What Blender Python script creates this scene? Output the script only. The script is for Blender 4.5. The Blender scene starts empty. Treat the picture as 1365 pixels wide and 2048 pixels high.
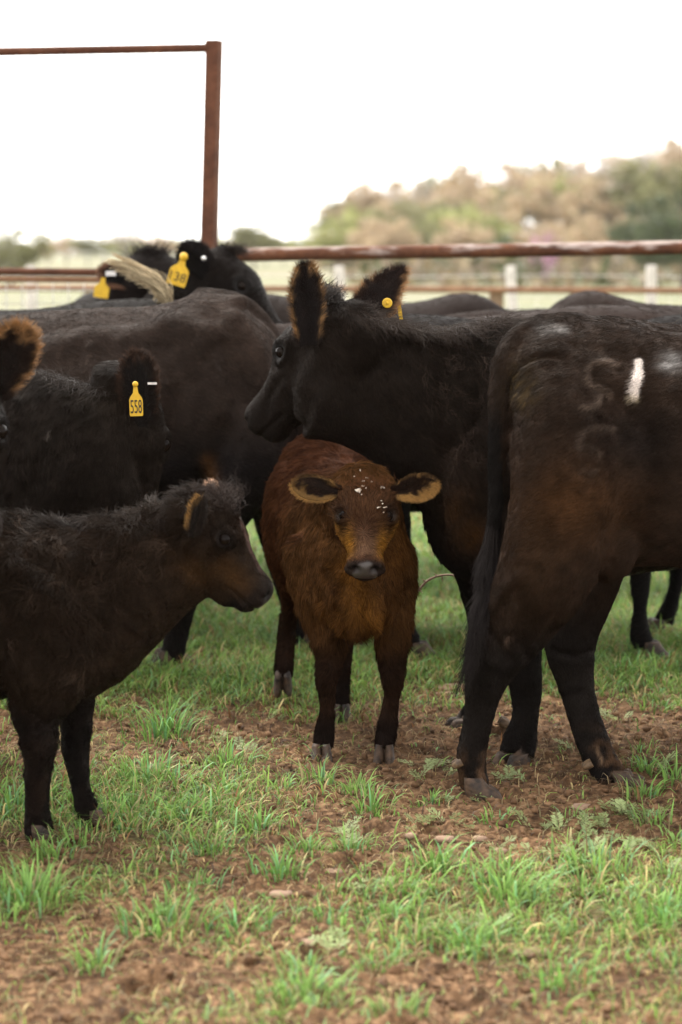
import bpy, math, time
import numpy as np
from mathutils import Vector, Matrix
T0 = time.time()
sc = bpy.context.scene
COL = sc.collection
PI = math.pi
FAST_HAIR = 1.0

# ------------------------------------------------------------------ camera
FPX = 4836.0                      # 85 mm lens on a 36 mm tall frame, in pixels of the photograph
CAMZ = 1.47
PITCH = math.atan(521 / FPX)
cam_data = bpy.data.cameras.new('camera')
cam_data.sensor_fit = 'VERTICAL'; cam_data.sensor_height = 36; cam_data.lens = 85
cam_data.clip_start = 0.1; cam_data.clip_end = 3000
cam_data.dof.use_dof = True; cam_data.dof.focus_distance = 6.75; cam_data.dof.aperture_fstop = 2.8
cam = bpy.data.objects.new('camera', cam_data); COL.objects.link(cam)
cam.location = (0, 0, CAMZ); cam.rotation_euler = (PI / 2 - PITCH, 0, 0)
sc.camera = cam
CAM = np.array([0, 0, CAMZ])
cP, sP = math.cos(PITCH), math.sin(PITCH)

# ------------------------------------------------------------------ world, sun, exposure
SUN_EL, SUN_AZ = math.radians(58), math.radians(-25)     # azimuth from +Y towards +X
world = bpy.data.worlds.new('World'); sc.world = world; world.use_nodes = True
wn = world.node_tree.nodes; wl = world.node_tree.links
sky = wn.new('ShaderNodeTexSky'); sky.sky_type = 'NISHITA'; sky.sun_disc = False
sky.sun_elevation = SUN_EL; sky.sun_rotation = SUN_AZ
sky.air_density = 1.0; sky.dust_density = 1.0; sky.ozone_density = 1.0
hsv = wn.new('ShaderNodeHueSaturation'); hsv.inputs['Saturation'].default_value = 0.03
wl.new(sky.outputs['Color'], hsv.inputs['Color'])
bgn = wn['Background']; bgn.inputs['Strength'].default_value = 0.15
tint = wn.new('ShaderNodeMix'); tint.data_type = 'RGBA'; tint.blend_type = 'MULTIPLY'; tint.inputs[0].default_value = 1.0
tint.inputs[7].default_value = (1.0, 0.975, 0.94, 1)          # warm white balance of an overcast sky
wl.new(hsv.outputs['Color'], tint.inputs[6]); wl.new(tint.outputs[2], bgn.inputs['Color'])
sun_data = bpy.data.lights.new('sun', 'SUN'); sun_data.energy = 1.0; sun_data.angle = math.radians(35)
sun_data.color = (1.0, 0.95, 0.87)
sun = bpy.data.objects.new('sun', sun_data); COL.objects.link(sun)
sdir = Vector((math.cos(SUN_EL) * math.sin(SUN_AZ), math.cos(SUN_EL) * math.cos(SUN_AZ), math.sin(SUN_EL)))
sun.rotation_euler = sdir.to_track_quat('Z', 'Y').to_euler()
sun.location = (0, 0, 30)
vs = sc.view_settings
vs.view_transform = 'Standard'; vs.look = 'None'; vs.gamma = 1.0; vs.exposure = 2.25; vs.use_curve_mapping = False
sc.cycles.use_denoising = True
sc.cycles.max_bounces = 6; sc.cycles.diffuse_bounces = 3; sc.cycles.glossy_bounces = 3
sc.cycles.transmission_bounces = 3; sc.cycles.volume_bounces = 2; sc.cycles.transparent_max_bounces = 6
sc.cycles.sample_clamp_indirect = 1.2; sc.cycles.sample_clamp_direct = 2.0
sc.cycles.use_adaptive_sampling = False

# ------------------------------------------------------------------ helpers
def P(px, py, d):
    """world point that lies at distance d in front of the camera, along the ray of a pixel of the photograph"""
    u, v = px - 682.5, 1024.0 - py
    w = FPX * cP + v * sP
    s = d / w
    return np.array([u * s, d, CAMZ + (-FPX * sP + v * cP) * s])

def P_ground_py(d):
    # row of the photograph in which the ground at distance d is seen
    a = math.atan(CAMZ / d) - PITCH
    return 1024 + FPX * math.tan(a)

def proj(V):
    r = V - CAM
    f = r[:, 1] * cP - r[:, 2] * sP
    up = r[:, 1] * sP + r[:, 2] * cP
    f = np.maximum(f, 0.05)
    return np.stack([682.5 + FPX * r[:, 0] / f, 1024 - FPX * up / f], 1)

def unit(v):
    v = np.asarray(v, float)
    return v / (np.linalg.norm(v, axis=-1, keepdims=True) + 1e-12)

_tabs = {}
def vnoise(p, freq, seed=0):
    if seed not in _tabs:
        _tabs[seed] = np.random.RandomState(seed + 11).rand(32, 32, 32).astype(np.float32)
    tab = _tabs[seed]
    q = p * freq + 100.37
    i = np.floor(q).astype(np.int64); f = q - i; f = f * f * (3 - 2 * f); i &= 31; j = (i + 1) & 31
    fx, fy, fz = f[:, 0], f[:, 1], f[:, 2]
    def g(a, b, c): return tab[a, b, c]
    x0, y0, z0, x1, y1, z1 = i[:, 0], i[:, 1], i[:, 2], j[:, 0], j[:, 1], j[:, 2]
    a = g(x0, y0, z0) * (1 - fx) + g(x1, y0, z0) * fx
    b = g(x0, y1, z0) * (1 - fx) + g(x1, y1, z0) * fx
    c = g(x0, y0, z1) * (1 - fx) + g(x1, y0, z1) * fx
    d = g(x0, y1, z1) * (1 - fx) + g(x1, y1, z1) * fx
    return ((a * (1 - fy) + b * fy) * (1 - fz) + (c * (1 - fy) + d * fy) * fz) * 2 - 1

def fbm(p, freq, seed=0, octs=3, gain=0.5):
    s = 0; a = 1.0; n = 0
    for k in range(octs):
        s = s + a * vnoise(p, freq * 2 ** k, seed + k * 7); n += a; a *= gain
    return s / n

def vvec(p, freq, seed=0):
    return np.stack([vnoise(p, freq, seed + 1), vnoise(p, freq, seed + 2), vnoise(p, freq, seed + 3)], 1)

def mesh_data(name, V, faces, smooth=True):
    """faces: list of index arrays of shape (n,3) or (n,4)"""
    me = bpy.data.meshes.new(name)
    V = np.asarray(V, np.float32)
    if not isinstance(faces, (list, tuple)): faces = [faces]
    faces = [np.asarray(f, np.int32) for f in faces if len(f)]
    nl = sum(f.size for f in faces); nf = sum(len(f) for f in faces)
    me.vertices.add(len(V)); me.vertices.foreach_set('co', V.ravel())
    me.loops.add(nl); me.polygons.add(nf)
    li = np.concatenate([f.ravel() for f in faces])
    tot = np.concatenate([np.full(len(f), f.shape[1], np.int32) for f in faces])
    st = np.concatenate([[0], np.cumsum(tot)[:-1]]).astype(np.int32)
    me.loops.foreach_set('vertex_index', li)
    me.polygons.foreach_set('loop_start', st)
    me.polygons.foreach_set('use_smooth', np.full(nf, smooth, bool))
    me.update(calc_edges=True)
    return me

def add_attr(me, name, kind, dom, arr):
    a = me.attributes.new(name, kind, dom)
    key = {'FLOAT': 'value', 'FLOAT_VECTOR': 'vector', 'FLOAT_COLOR': 'color'}[kind]
    a.data.foreach_set(key, np.asarray(arr, np.float32).ravel())

def rgba(c):
    return np.concatenate([c, np.ones((len(c), 1))], 1)

def link(name, data, mat=None, parent=None):
    o = bpy.data.objects.new(name, data); COL.objects.link(o)
    if mat is not None: data.materials.append(mat)
    if parent is not None:
        o.parent = parent
        if parent.type == 'EMPTY': o.matrix_parent_inverse = Matrix.Translation(-parent.location)
    return o

def tag(o, label=None, cat=None, group=None, kind=None):
    if label: o['label'] = label
    if cat: o['category'] = cat
    if group: o['group'] = group
    if kind: o['kind'] = kind
    return o

def empty(name, loc=(0, 0, 0)):
    o = bpy.data.objects.new(name, None); COL.objects.link(o); o.location = loc
    o.empty_display_size = 0.2
    return o

class MB:
    def __init__(s): s.V = []; s.F = []; s.n = 0
    def add(s, V, F):
        s.V.append(np.asarray(V, float)); s.F.append(np.asarray(F, np.int64) + s.n); s.n += len(V)
    def box(s, c, h, R=None):
        c = np.asarray(c, float); h = np.asarray(h, float)
        v = np.array([[x, y, z] for x in (-1, 1) for y in (-1, 1) for z in (-1, 1)], float) * h
        if R is not None: v = v @ np.asarray(R).T
        s.add(v + c, [[0, 1, 3, 2], [4, 6, 7, 5], [0, 4, 5, 1], [2, 3, 7, 6], [0, 2, 6, 4], [1, 5, 7, 3]])
    def tube(s, pts, rad, n=10, b=None, ref=(0, 1, 0), caps=True):
        V, F = tube_mesh(pts, rad, b, n, ref)
        s.add(V, F)
    def mesh(s, name, smooth=True):
        q = [f for f in s.F if f.shape[1] == 4]; t = [f for f in s.F if f.shape[1] == 3]
        fs = []
        if q: fs.append(np.concatenate(q))
        if t: fs.append(np.concatenate(t))
        return mesh_data(name, np.concatenate(s.V), fs, smooth)

def catmull(A, k):
    A = np.asarray(A, float)
    n = len(A)
    if n < 3 or k <= 1: return A
    E = np.concatenate([[2 * A[0] - A[1]], A, [2 * A[-1] - A[-2]]])
    out = []
    for i in range(n - 1):
        p0, p1, p2, p3 = E[i], E[i + 1], E[i + 2], E[i + 3]
        for j in range(k):
            t = j / k
            out.append(0.5 * (2 * p1 + (p2 - p0) * t + (2 * p0 - 5 * p1 + 4 * p2 - p3) * t * t + (3 * p1 - p0 - 3 * p2 + p3) * t ** 3))
    out.append(A[-1])
    return np.array(out)

def ring_mesh(Cn, U, S, p=2.0, egg=0.0, n=28):
    """closed loft of superellipse rings: centres, up half vectors, side half vectors"""
    m = len(Cn)
    a = np.linspace(0, 2 * PI, n, endpoint=False)
    cu, su = np.cos(a), np.sin(a)
    p = np.broadcast_to(p, (m,)); egg = np.broadcast_to(egg, (m,))
    V = []
    for i in range(m):
        e = 2.0 / p[i]
        u = np.sign(cu) * np.abs(cu) ** e; s = np.sign(su) * np.abs(su) ** e * (1 - egg[i] * cu)
        V.append(Cn[i] + u[:, None] * U[i] + s[:, None] * S[i])
    V = np.concatenate(V)
    F = []
    for i in range(m - 1):
        j = np.arange(n); k = (j + 1) % n
        F.append(np.stack([i * n + j, i * n + k, (i + 1) * n + k, (i + 1) * n + j], 1))
    F = np.concatenate(F)
    nv = len(V)
    V = np.concatenate([V, [Cn[0]], [Cn[-1]]])
    j = np.arange(n); k = (j + 1) % n
    c0 = np.stack([np.full(n, nv), k, j, j], 1)[:, :3]
    c1 = np.stack([np.full(n, nv + 1), (m - 1) * n + j, (m - 1) * n + k], 1)
    tris = np.concatenate([c0, c1])
    # as triangles throughout
    F = np.concatenate([F[:, [0, 1, 2]], F[:, [0, 2, 3]], tris])
    return V, F

def tube_mesh(pts, ra, rb=None, n=12, ref=(0, 1, 0), k=1, p=2.0):
    pts = np.asarray(pts, float); m = len(pts)
    ra = np.broadcast_to(np.asarray(ra, float), (m,)); rb = ra if rb is None else np.broadcast_to(np.asarray(rb, float), (m,))
    A = np.concatenate([pts, ra[:, None], rb[:, None]], 1)
    if k > 1: A = catmull(A, k)
    pts = A[:, :3]; ra = A[:, 3]; rb = A[:, 4]
    t = unit(np.gradient(pts, axis=0))
    ref = np.asarray(ref, float)
    B = unit(ref - (t @ ref)[:, None] * t)
    Aax = np.cross(t, B)
    return ring_mesh(pts, Aax * ra[:, None], B * rb[:, None], p=p, n=n)

def uv_ball(c, r, frame=None, n=16, m=10):
    c = np.asarray(c, float); r = np.broadcast_to(np.asarray(r, float), (3,))
    th = np.linspace(0, PI, m + 1)
    V = [[0, 0, 1]]
    for t in th[1:-1]:
        for a in np.linspace(0, 2 * PI, n, endpoint=False):
            V.append([math.sin(t) * math.cos(a), math.sin(t) * math.sin(a), math.cos(t)])
    V.append([0, 0, -1])
    V = np.array(V) * r
    if frame is not None: V = V @ np.asarray(frame)
    F = []
    for j in range(n): F.append([0, 1 + j, 1 + (j + 1) % n])
    for i in range(m - 2):
        for j in range(n):
            a = 1 + i * n + j; b = 1 + i * n + (j + 1) % n
            F.append([a, a + n, b + n]); F.append([a, b + n, b])
    L = len(V) - 1
    for j in range(n): F.append([L, L - n + (j + 1) % n, L - n + j])
    return V + c, np.array(F)

# ------------------------------------------------------------------ materials
def new_mat(name):
    m = bpy.data.materials.new(name); m.use_nodes = True
    nt = m.node_tree
    return m, nt.nodes, nt.links, nt.nodes['Principled BSDF']

def ramp(nodes, links, fac, stops):
    r = nodes.new('ShaderNodeValToRGB')
    el = r.color_ramp.elements
    while len(el) < len(stops): el.new(0.5)
    for e, (p_, c) in zip(el, stops):
        e.position = p_; e.color = (*c, 1)
    links.new(fac, r.inputs[0])
    return r.outputs['Color']

def noise_node(nodes, links, scale, detail=4, coord=None, rough=0.55, dist=0.0):
    n = nodes.new('ShaderNodeTexNoise'); n.inputs['Scale'].default_value = scale
    n.inputs['Detail'].default_value = detail; n.inputs['Roughness'].default_value = rough
    n.inputs['Distortion'].default_value = dist
    if coord is not None: links.new(coord, n.inputs['Vector'])
    return n.outputs['Fac']

def simple_mat(name, c1, c2, scale=20, rough=0.7, bump=0.2, detail=5, spec=0.3, metallic=0.0, stretch=None):
    m, N, L, B = new_mat(name)
    tc = N.new('ShaderNodeTexCoord'); co = tc.outputs['Object']
    if stretch:
        mp = N.new('ShaderNodeMapping'); mp.inputs['Scale'].default_value = stretch
        L.new(co, mp.inputs['Vector']); co = mp.outputs['Vector']
    f = noise_node(N, L, scale, detail, co)
    c = ramp(N, L, f, [(0.35, c1), (0.65, c2)])
    L.new(c, B.inputs['Base Color'])
    B.inputs['Roughness'].default_value = rough
    B.inputs['Specular IOR Level'].default_value = spec
    B.inputs['Metallic'].default_value = metallic
    if bump:
        b = N.new('ShaderNodeBump'); b.inputs['Strength'].default_value = bump; b.inputs['Distance'].default_value = 0.01
        f2 = noise_node(N, L, scale * 3, 4, co)
        L.new(f2, b.inputs['Height']); L.new(b.outputs['Normal'], B.inputs['Normal'])
    return m

def skin_material():
    m, N, L, B = new_mat('hide')
    a = N.new('ShaderNodeAttribute'); a.attribute_name = 'col'
    g = N.new('ShaderNodeAttribute'); g.attribute_name = 'gloss'
    tc = N.new('ShaderNodeTexCoord')
    f = noise_node(N, L, 90, 4, tc.outputs['Object'])
    mr = N.new('ShaderNodeMapRange'); mr.inputs[3].default_value = 0.75; mr.inputs[4].default_value = 1.25
    L.new(f, mr.inputs[0])
    mx = N.new('ShaderNodeMix'); mx.data_type = 'RGBA'; mx.blend_type = 'MULTIPLY'; mx.inputs[0].default_value = 1
    L.new(a.outputs['Color'], mx.inputs[6]); L.new(mr.outputs[0], mx.inputs[7])
    L.new(mx.outputs[2], B.inputs['Base Color'])
    r = N.new('ShaderNodeMapRange'); r.inputs[3].default_value = 0.8; r.inputs[4].default_value = 0.28
    L.new(g.outputs['Fac'], r.inputs[0]); L.new(r.outputs[0], B.inputs['Roughness'])
    sg = N.new('ShaderNodeMapRange'); sg.inputs[3].default_value = 0.08; sg.inputs[4].default_value = 0.5; L.new(g.outputs['Fac'], sg.inputs[0]); L.new(sg.outputs[0], B.inputs['Specular IOR Level'])
    v = N.new('ShaderNodeTexVoronoi'); v.inputs['Scale'].default_value = 260; L.new(tc.outputs['Object'], v.inputs['Vector'])
    b = N.new('ShaderNodeBump'); b.inputs['Strength'].default_value = 0.5; b.inputs['Distance'].default_value = 0.002
    L.new(v.outputs['Distance'], b.inputs['Height']); L.new(b.outputs['Normal'], B.inputs['Normal'])
    return m

def hair_material():
    m, N, L, B = new_mat('coat_hair')
    a = N.new('ShaderNodeAttribute'); a.attribute_name = 'col'
    L.new(a.outputs['Color'], B.inputs['Base Color'])
    B.inputs['Roughness'].default_value = 0.42; B.inputs['Specular IOR Level'].default_value = 0.07; B.inputs['Specular Tint'].default_value = (1.0, 0.80, 0.64, 1)
    return m

def brown_hair_material():
    m = hair_material(); m.name = 'chestnut_hair'; B = m.node_tree.nodes['Principled BSDF']
    B.inputs['Roughness'].default_value = 0.75; B.inputs['Specular IOR Level'].default_value = 0.02
    return m

def blade_material(name, transl=0.35, rough=0.5):
    m, N, L, B = new_mat(name)
    a = N.new('ShaderNodeAttribute'); a.attribute_name = 'col'
    L.new(a.outputs['Color'], B.inputs['Base Color']); B.inputs['Roughness'].default_value = rough
    B.inputs['Specular IOR Level'].default_value = 0.25
    t = N.new('ShaderNodeBsdfTranslucent'); L.new(a.outputs['Color'], t.inputs['Color'])
    mx = N.new('ShaderNodeMixShader'); mx.inputs[0].default_value = transl
    L.new(B.outputs[0], mx.inputs[1]); L.new(t.outputs[0], mx.inputs[2])
    L.new(mx.outputs[0], N['Material Output'].inputs['Surface'])
    return m

M_SKIN = skin_material(); M_HAIR = hair_material(); M_HAIR_BROWN = brown_hair_material()
M_BLADE = blade_material('grass_blades')
M_LEAF = blade_material('tree_leaves', 0.25, 0.6)
def eye_mat():
    m, N, L, B = new_mat('eye_glass')
    tc = N.new('ShaderNodeTexCoord'); f = noise_node(N, L, 30, 2, tc.outputs['Object'])
    L.new(ramp(N, L, f, [(0.3, (0.004, 0.003, 0.003)), (0.8, (0.012, 0.007, 0.004))]), B.inputs['Base Color'])
    B.inputs['Roughness'].default_value = 0.06; B.inputs['Specular IOR Level'].default_value = 0.07
    return m
M_EYE = eye_mat()
M_HOOF = simple_mat('hoof_horn', (0.014, 0.010, 0.008), (0.085, 0.050, 0.030), 34, 0.6, 0.4)
M_DEW = simple_mat('dewclaw_horn', (0.035, 0.021, 0.013), (0.13, 0.08, 0.04), 40, 0.55, 0.3)
M_TAG = simple_mat('yellow_plastic', (0.50, 0.30, 0.02), (0.62, 0.385, 0.02), 45, 0.5, 0.15)
M_INK = simple_mat('black_ink', (0.015, 0.013, 0.01), (0.03, 0.025, 0.02), 60, 0.6, 0)
M_METAL = simple_mat('clip_metal', (0.45, 0.43, 0.42), (0.62, 0.6, 0.58), 50, 0.35, 0, metallic=0.7)
M_FLAKE = simple_mat('dry_flakes', (0.42, 0.33, 0.25), (0.62, 0.54, 0.45), 60, 0.8, 0.3)
M_PEAT = simple_mat('tissue', (0.30, 0.10, 0.05), (0.5, 0.2, 0.1), 30, 0.6, 0.1)

def rust_mat(name, paint=0.0, base=((0.050, 0.019, 0.011), (0.125, 0.050, 0.026))):
    m, N, L, B = new_mat(name)
    tc = N.new('ShaderNodeTexCoord'); co = tc.outputs['Object']
    f = noise_node(N, L, 7, 8, co, 0.65); f2 = noise_node(N, L, 60, 4, co)
    c = ramp(N, L, f, [(0.3, base[0]), (0.7, base[1])])
    mx = N.new('ShaderNodeMix'); mx.data_type = 'RGBA'; mx.blend_type = 'OVERLAY'; mx.inputs[0].default_value = 0.5
    L.new(c, mx.inputs[6]); L.new(f2, mx.inputs[7]); out = mx.outputs[2]
    if paint:  # pale paint remains, with a highlight painted onto upward faces too
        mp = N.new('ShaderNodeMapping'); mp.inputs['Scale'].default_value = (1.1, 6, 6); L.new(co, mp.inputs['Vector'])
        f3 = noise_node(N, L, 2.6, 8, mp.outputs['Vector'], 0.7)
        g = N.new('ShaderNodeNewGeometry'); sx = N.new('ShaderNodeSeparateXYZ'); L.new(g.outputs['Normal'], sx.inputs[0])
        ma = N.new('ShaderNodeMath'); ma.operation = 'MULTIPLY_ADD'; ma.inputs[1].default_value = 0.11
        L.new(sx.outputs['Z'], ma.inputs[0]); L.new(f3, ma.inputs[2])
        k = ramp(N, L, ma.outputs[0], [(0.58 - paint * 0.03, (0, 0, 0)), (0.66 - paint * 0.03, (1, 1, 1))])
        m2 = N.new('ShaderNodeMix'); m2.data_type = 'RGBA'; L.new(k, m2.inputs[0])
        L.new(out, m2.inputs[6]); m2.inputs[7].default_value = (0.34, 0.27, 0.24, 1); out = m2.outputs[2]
    L.new(out, B.inputs['Base Color']); B.inputs['Roughness'].default_value = 0.8
    B.inputs['Specular IOR Level'].default_value = 0.2
    b = N.new('ShaderNodeBump'); b.inputs['Strength'].default_value = 0.5; b.inputs['Distance'].default_value = 0.004
    L.new(f2, b.inputs['Height']); L.new(b.outputs['Normal'], B.inputs['Normal'])
    return m
M_RUST = rust_mat('rusty_pipe'); M_RUSTP = rust_mat('rusty_paint_highlight_pipe', 1.0, ((0.050, 0.020, 0.012), (0.15, 0.060, 0.028)))
M_RUSTO = rust_mat('orange_rust_pipe', 0.0, ((0.15, 0.07, 0.040), (0.26, 0.14, 0.08)))
M_WPOST = simple_mat('weathered_white_wood', (0.42, 0.38, 0.34), (0.68, 0.64, 0.60), 14, 0.85, 0.4, stretch=(4, 4, 1))
M_WOOD = simple_mat('grey_brown_wood', (0.12, 0.08, 0.05), (0.25, 0.17, 0.11), 14, 0.85, 0.4, stretch=(4, 4, 1))
M_WIRE = simple_mat('galvanised_wire', (0.35, 0.34, 0.32), (0.55, 0.53, 0.5), 30, 0.5, 0, metallic=0.3)

# ------------------------------------------------------------------ ground
def sstep(a, b, x):
    t = np.clip((x - a) / (b - a), 0, 1); return t * t * (3 - 2 * t)

def hill(x, y):
    return 7.5 * sstep(6, 48, x - 0.02 * (y - 150)) * sstep(120, 260, y) * (1 - 0.3 * sstep(260, 500, y)) - 1.2 * sstep(30, 110, y) * (1 - sstep(120, 200, y)) * 0.3

def grass_density(x, y):
    """0 bare mud .. 1 thick grass, at ground position"""
    p = np.stack([x, y, np.zeros_like(x)], 1)
    q = proj(np.stack([x, y, np.zeros_like(x)], 1)); px, py = q[:, 0], q[:, 1]
    g = 0.43 + 0.60 * fbm(p, 2.4, 3, 4, 0.6) + 0.15 * fbm(p, 9, 4, 2)
    g = g + 0.49 * sstep(7.7, 8.5, y)
    def blob(cx, cy, rx, ry, a):
        return a * np.exp(-(((x - cx) / rx) ** 2 + ((y - cy) / ry) ** 2))
    g = g + blob(-0.45, 6.15, 0.42, 0.55, 0.55)          # lush patch right of the left calf's legs
    g = g + blob(-0.75, 5.35, 0.25, 0.18, 0.30)
    g = g - blob(-0.68, 5.86, 0.22, 0.16, 0.75)
    g = g - blob(0.12, 7.05, 0.32, 0.4, 0.45)            # trampled mud under the brown calf
    g = g - blob(0.52, 6.45, 0.50, 0.45, 0.75)           # and round the big cow's feet
    g = g - blob(0.85, 7.0, 0.35, 0.45, 0.5)
    g = g - blob(-0.52, 7.45, 0.35, 0.22, 0.22)
    g = g - blob(-0.62, 4.85, 0.26, 0.16, 0.42)
    g = g - blob(-0.16, 5.55, 0.13, 0.12, 0.5)
    g = g - blob(0.30, 4.75, 0.35, 0.13, 0.55)
    g = g + blob(0.33, 5.55, 0.35, 0.16, 0.30)
    g = g + blob(0.62, 5.2, 0.25, 0.25, 0.25)
    return np.clip(g, 0, 1)

_rp = np.random.RandomState(8)
PRINTS = [((_rp.rand() * 2 - 1) * (.14 * yy + .1), yy, .035 + .02 * _rp.rand(), .014 + .014 * _rp.rand()) for yy in 4.5 + 3.6 * _rp.rand(46)]

def gheight(x, y):
    p = np.stack([x, y, np.zeros_like(x)], 1)
    near = 1 - sstep(12, 20, y)
    near = near * (1 - sstep(4, 7, np.abs(x)))
    lump = fbm(p, 5.0, 21, 3, 0.55) * 0.010
    cl = np.maximum(0, fbm(p, 17, 25, 3, 0.65)) ** 1.2 * 0.055
    fine = fbm(p, 60, 29, 2, 0.6) * 0.008
    mud = 1 - 0.7 * sstep(0.35, 0.8, grass_density(x, y))
    h = lump + (cl + fine - 0.008) * mud
    for hx, hy, hr, hd in PRINTS:
        h = h - hd * np.exp(-(((x - hx) / hr) ** 2 + ((y - hy) / (hr * 1.2)) ** 2) ** 1.5) + hd * .35 * np.exp(-((np.sqrt(((x - hx) / hr) ** 2 + ((y - hy) / (hr * 1.2)) ** 2) - 1.35) / .3) ** 2)
    return h * near

def build_ground():
    def axis(lo, hi, step, far_lo, far_hi, grow=1.14):
        mid = list(np.arange(lo, hi + 1e-6, step)); s = step; a = lo; b = hi; L = []; R = []
        while a > far_lo: s *= grow; a -= s; L.append(a)
        s = step
        while b < far_hi: s *= grow; b += s; R.append(b)
        return np.array(L[::-1] + mid + R)
    xs = axis(-1.7, 1.7, 0.0085, -700, 900); ys = axis(4.2, 9.3, 0.0115, -60, 1400)
    X, Y = np.meshgrid(xs, ys); x = X.ravel(); y = Y.ravel()
    z = gheight(x, y) + hill(x, y)
    V = np.stack([x, y, z], 1)
    nx, ny = len(xs), len(ys)
    i = np.arange(ny - 1)[:, None] * nx + np.arange(nx - 1)[None, :]; i = i.ravel()
    F = np.stack([i, i + 1, i + nx + 1, i + nx], 1)
    me = mesh_data('ground', V, F)
    g = grass_density(x, y) * (1 - sstep(16, 30, y)) + 0.9 * sstep(16, 30, y)
    add_attr(me, 'green', 'FLOAT', 'POINT', g)
    m, N, L, B = new_mat('soil_and_turf')
    tc = N.new('ShaderNodeTexCoord'); co = tc.outputs['Object']
    f1 = noise_node(N, L, 4.5, 6, co, 0.6); f2 = noise_node(N, L, 34, 6, co, 0.65)
    soil = ramp(N, L, f2, [(0.34, (0.040, 0.022, 0.011)), (0.5, (0.122, 0.070, 0.036)), (0.66, (0.29, 0.182, 0.103))])
    soil2 = ramp(N, L, f1, [(0.35, (0.62, 0.58, 0.56)), (0.65, (1.2, 1.15, 1.1))])
    mx = N.new('ShaderNodeMix'); mx.data_type = 'RGBA'; mx.blend_type = 'MULTIPLY'; mx.inputs[0].default_value = 1
    L.new(soil, mx.inputs[6]); L.new(soil2, mx.inputs[7])
    turf = ramp(N, L, f2, [(0.3, (0.030, 0.033, 0.012)), (0.6, (0.070, 0.072, 0.025)), (0.8, (0.16, 0.13, 0.06))])
    a = N.new('ShaderNodeAttribute'); a.attribute_name = 'green'
    k = N.new('ShaderNodeMapRange'); k.inputs[1].default_value = 0.5; k.inputs[2].default_value = 1.0
    L.new(a.outputs['Fac'], k.inputs[0])
    m2 = N.new('ShaderNodeMix'); m2.data_type = 'RGBA'
    L.new(k.outputs[0], m2.inputs[0]); L.new(mx.outputs[2], m2.inputs[6]); L.new(turf, m2.inputs[7])
    # far pasture: pale spring grass with tan stretches
    f3 = noise_node(N, L, 0.05, 5, co, 0.6)
    past = ramp(N, L, f3, [(0.35, (0.21, 0.18, 0.115)), (0.5, (0.15, 0.16, 0.085)), (0.7, (0.25, 0.195, 0.135))])
    sx = N.new('ShaderNodeSeparateXYZ'); L.new(co, sx.inputs[0])
    k2 = N.new('ShaderNodeMapRange'); k2.inputs[1].default_value = 11; k2.inputs[2].default_value = 17; L.new(sx.outputs['Y'], k2.inputs[0])
    m3 = N.new('ShaderNodeMix'); m3.data_type = 'RGBA'; L.new(k2.outputs[0], m3.inputs[0]); L.new(m2.outputs[2], m3.inputs[6]); L.new(past, m3.inputs[7])
    L.new(m3.outputs[2], B.inputs['Base Color']); B.inputs['Roughness'].default_value = 0.9
    B.inputs['Specular IOR Level'].default_value = 0.15
    b = N.new('ShaderNodeBump'); b.inputs['Strength'].default_value = 0.6; b.inputs['Distance'].default_value = 0.006
    f4 = noise_node(N, L, 160, 5, co, 0.7)
    L.new(f4, b.inputs['Height']); L.new(b.outputs['Normal'], B.inputs['Normal'])
    o = link('ground', me, m)
    tag(o, 'churned reddish brown soil running back to pale pasture', None, None, 'structure')

# ------------------------------------------------------------------ animals
class Beast:
    def __init__(s): s.V = []; s.F = []; s.n = 0; s.cscale = 0.62; s.streak = 0.8; s.ears = []; s.ridges = []; s.heads = []
    def add(s, V, F): s.V.append(V); s.F.append(F + s.n); s.n += len(V)
    def body(s, st, d=None, p=2.2, egg=0.0, k=4, sd=(0, 1, 0)):
        """profile stations (xt, yt, xb, yb, half width, [distance])"""
        A = []
        for r in st:
            dd = r[5] if len(r) > 5 else d
            t, b = P(r[0], r[1], dd), P(r[2], r[3], dd)
            A.append(np.concatenate([(t + b) / 2, (t - b) / 2, [r[4]]]))
        A = catmull(A, k)
        C_, U = A[:, :3], A[:, 3:6]
        tg = unit(np.gradient(C_, axis=0)); side = unit(np.cross(U, tg))
        s.add(*ring_mesh(C_, U, side * np.maximum(A[:, 6:7], 0.01), p, egg))
    def rings(s, st, p=2.2, egg=0.0, k=4):
        """world stations (x, y, ztop, zbot, half width)"""
        A = catmull(np.array([[r[0], r[1], (r[2] + r[3]) / 2, (r[2] - r[3]) / 2, r[4]] for r in st]), k)
        C_ = A[:, :3]; tg = np.gradient(C_, axis=0); tg[:, 2] = 0; tg = unit(tg)
        U = np.zeros_like(C_); U[:, 2] = A[:, 3]
        side = np.cross([0, 0, 1.0], tg)
        s.add(*ring_mesh(C_, U, side * A[:, 4:5], p, egg))
    def limb(s, pts, k=4, p=2.0):
        """(px, py, half width px, distance, depth half width m)"""
        p0, p1 = pts[0], pts[1]
        pts = [(p0[0] - (p1[0] - p0[0]) * .75, p0[1] - (p1[1] - p0[1]) * .75, p0[2] * .3, p0[3], p0[4] * .3), (p0[0] - (p1[0] - p0[0]) * .5, p0[1] - (p1[1] - p0[1]) * .5, p0[2] * .75, p0[3], p0[4] * .75)] + list(pts)
        W = [P(a, b, d) for a, b, h, d, w in pts]
        ra = [h * d / FPX for a, b, h, d, w in pts]; rb = [w for *_, w in pts]
        s.add(*tube_mesh(W, ra, rb, 18, (0, 1, 0), k, p))
    def wlimb(s, pts, ref=(0, 1, 0), k=4):
        """world (x, y, z, a, b)"""
        A = np.array(pts, float)
        s.add(*tube_mesh(A[:, :3], A[:, 3], A[:, 4], 18, ref, k))
    def ball(s, c, r, frame=None): s.add(*uv_ball(c, r, frame))

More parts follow.
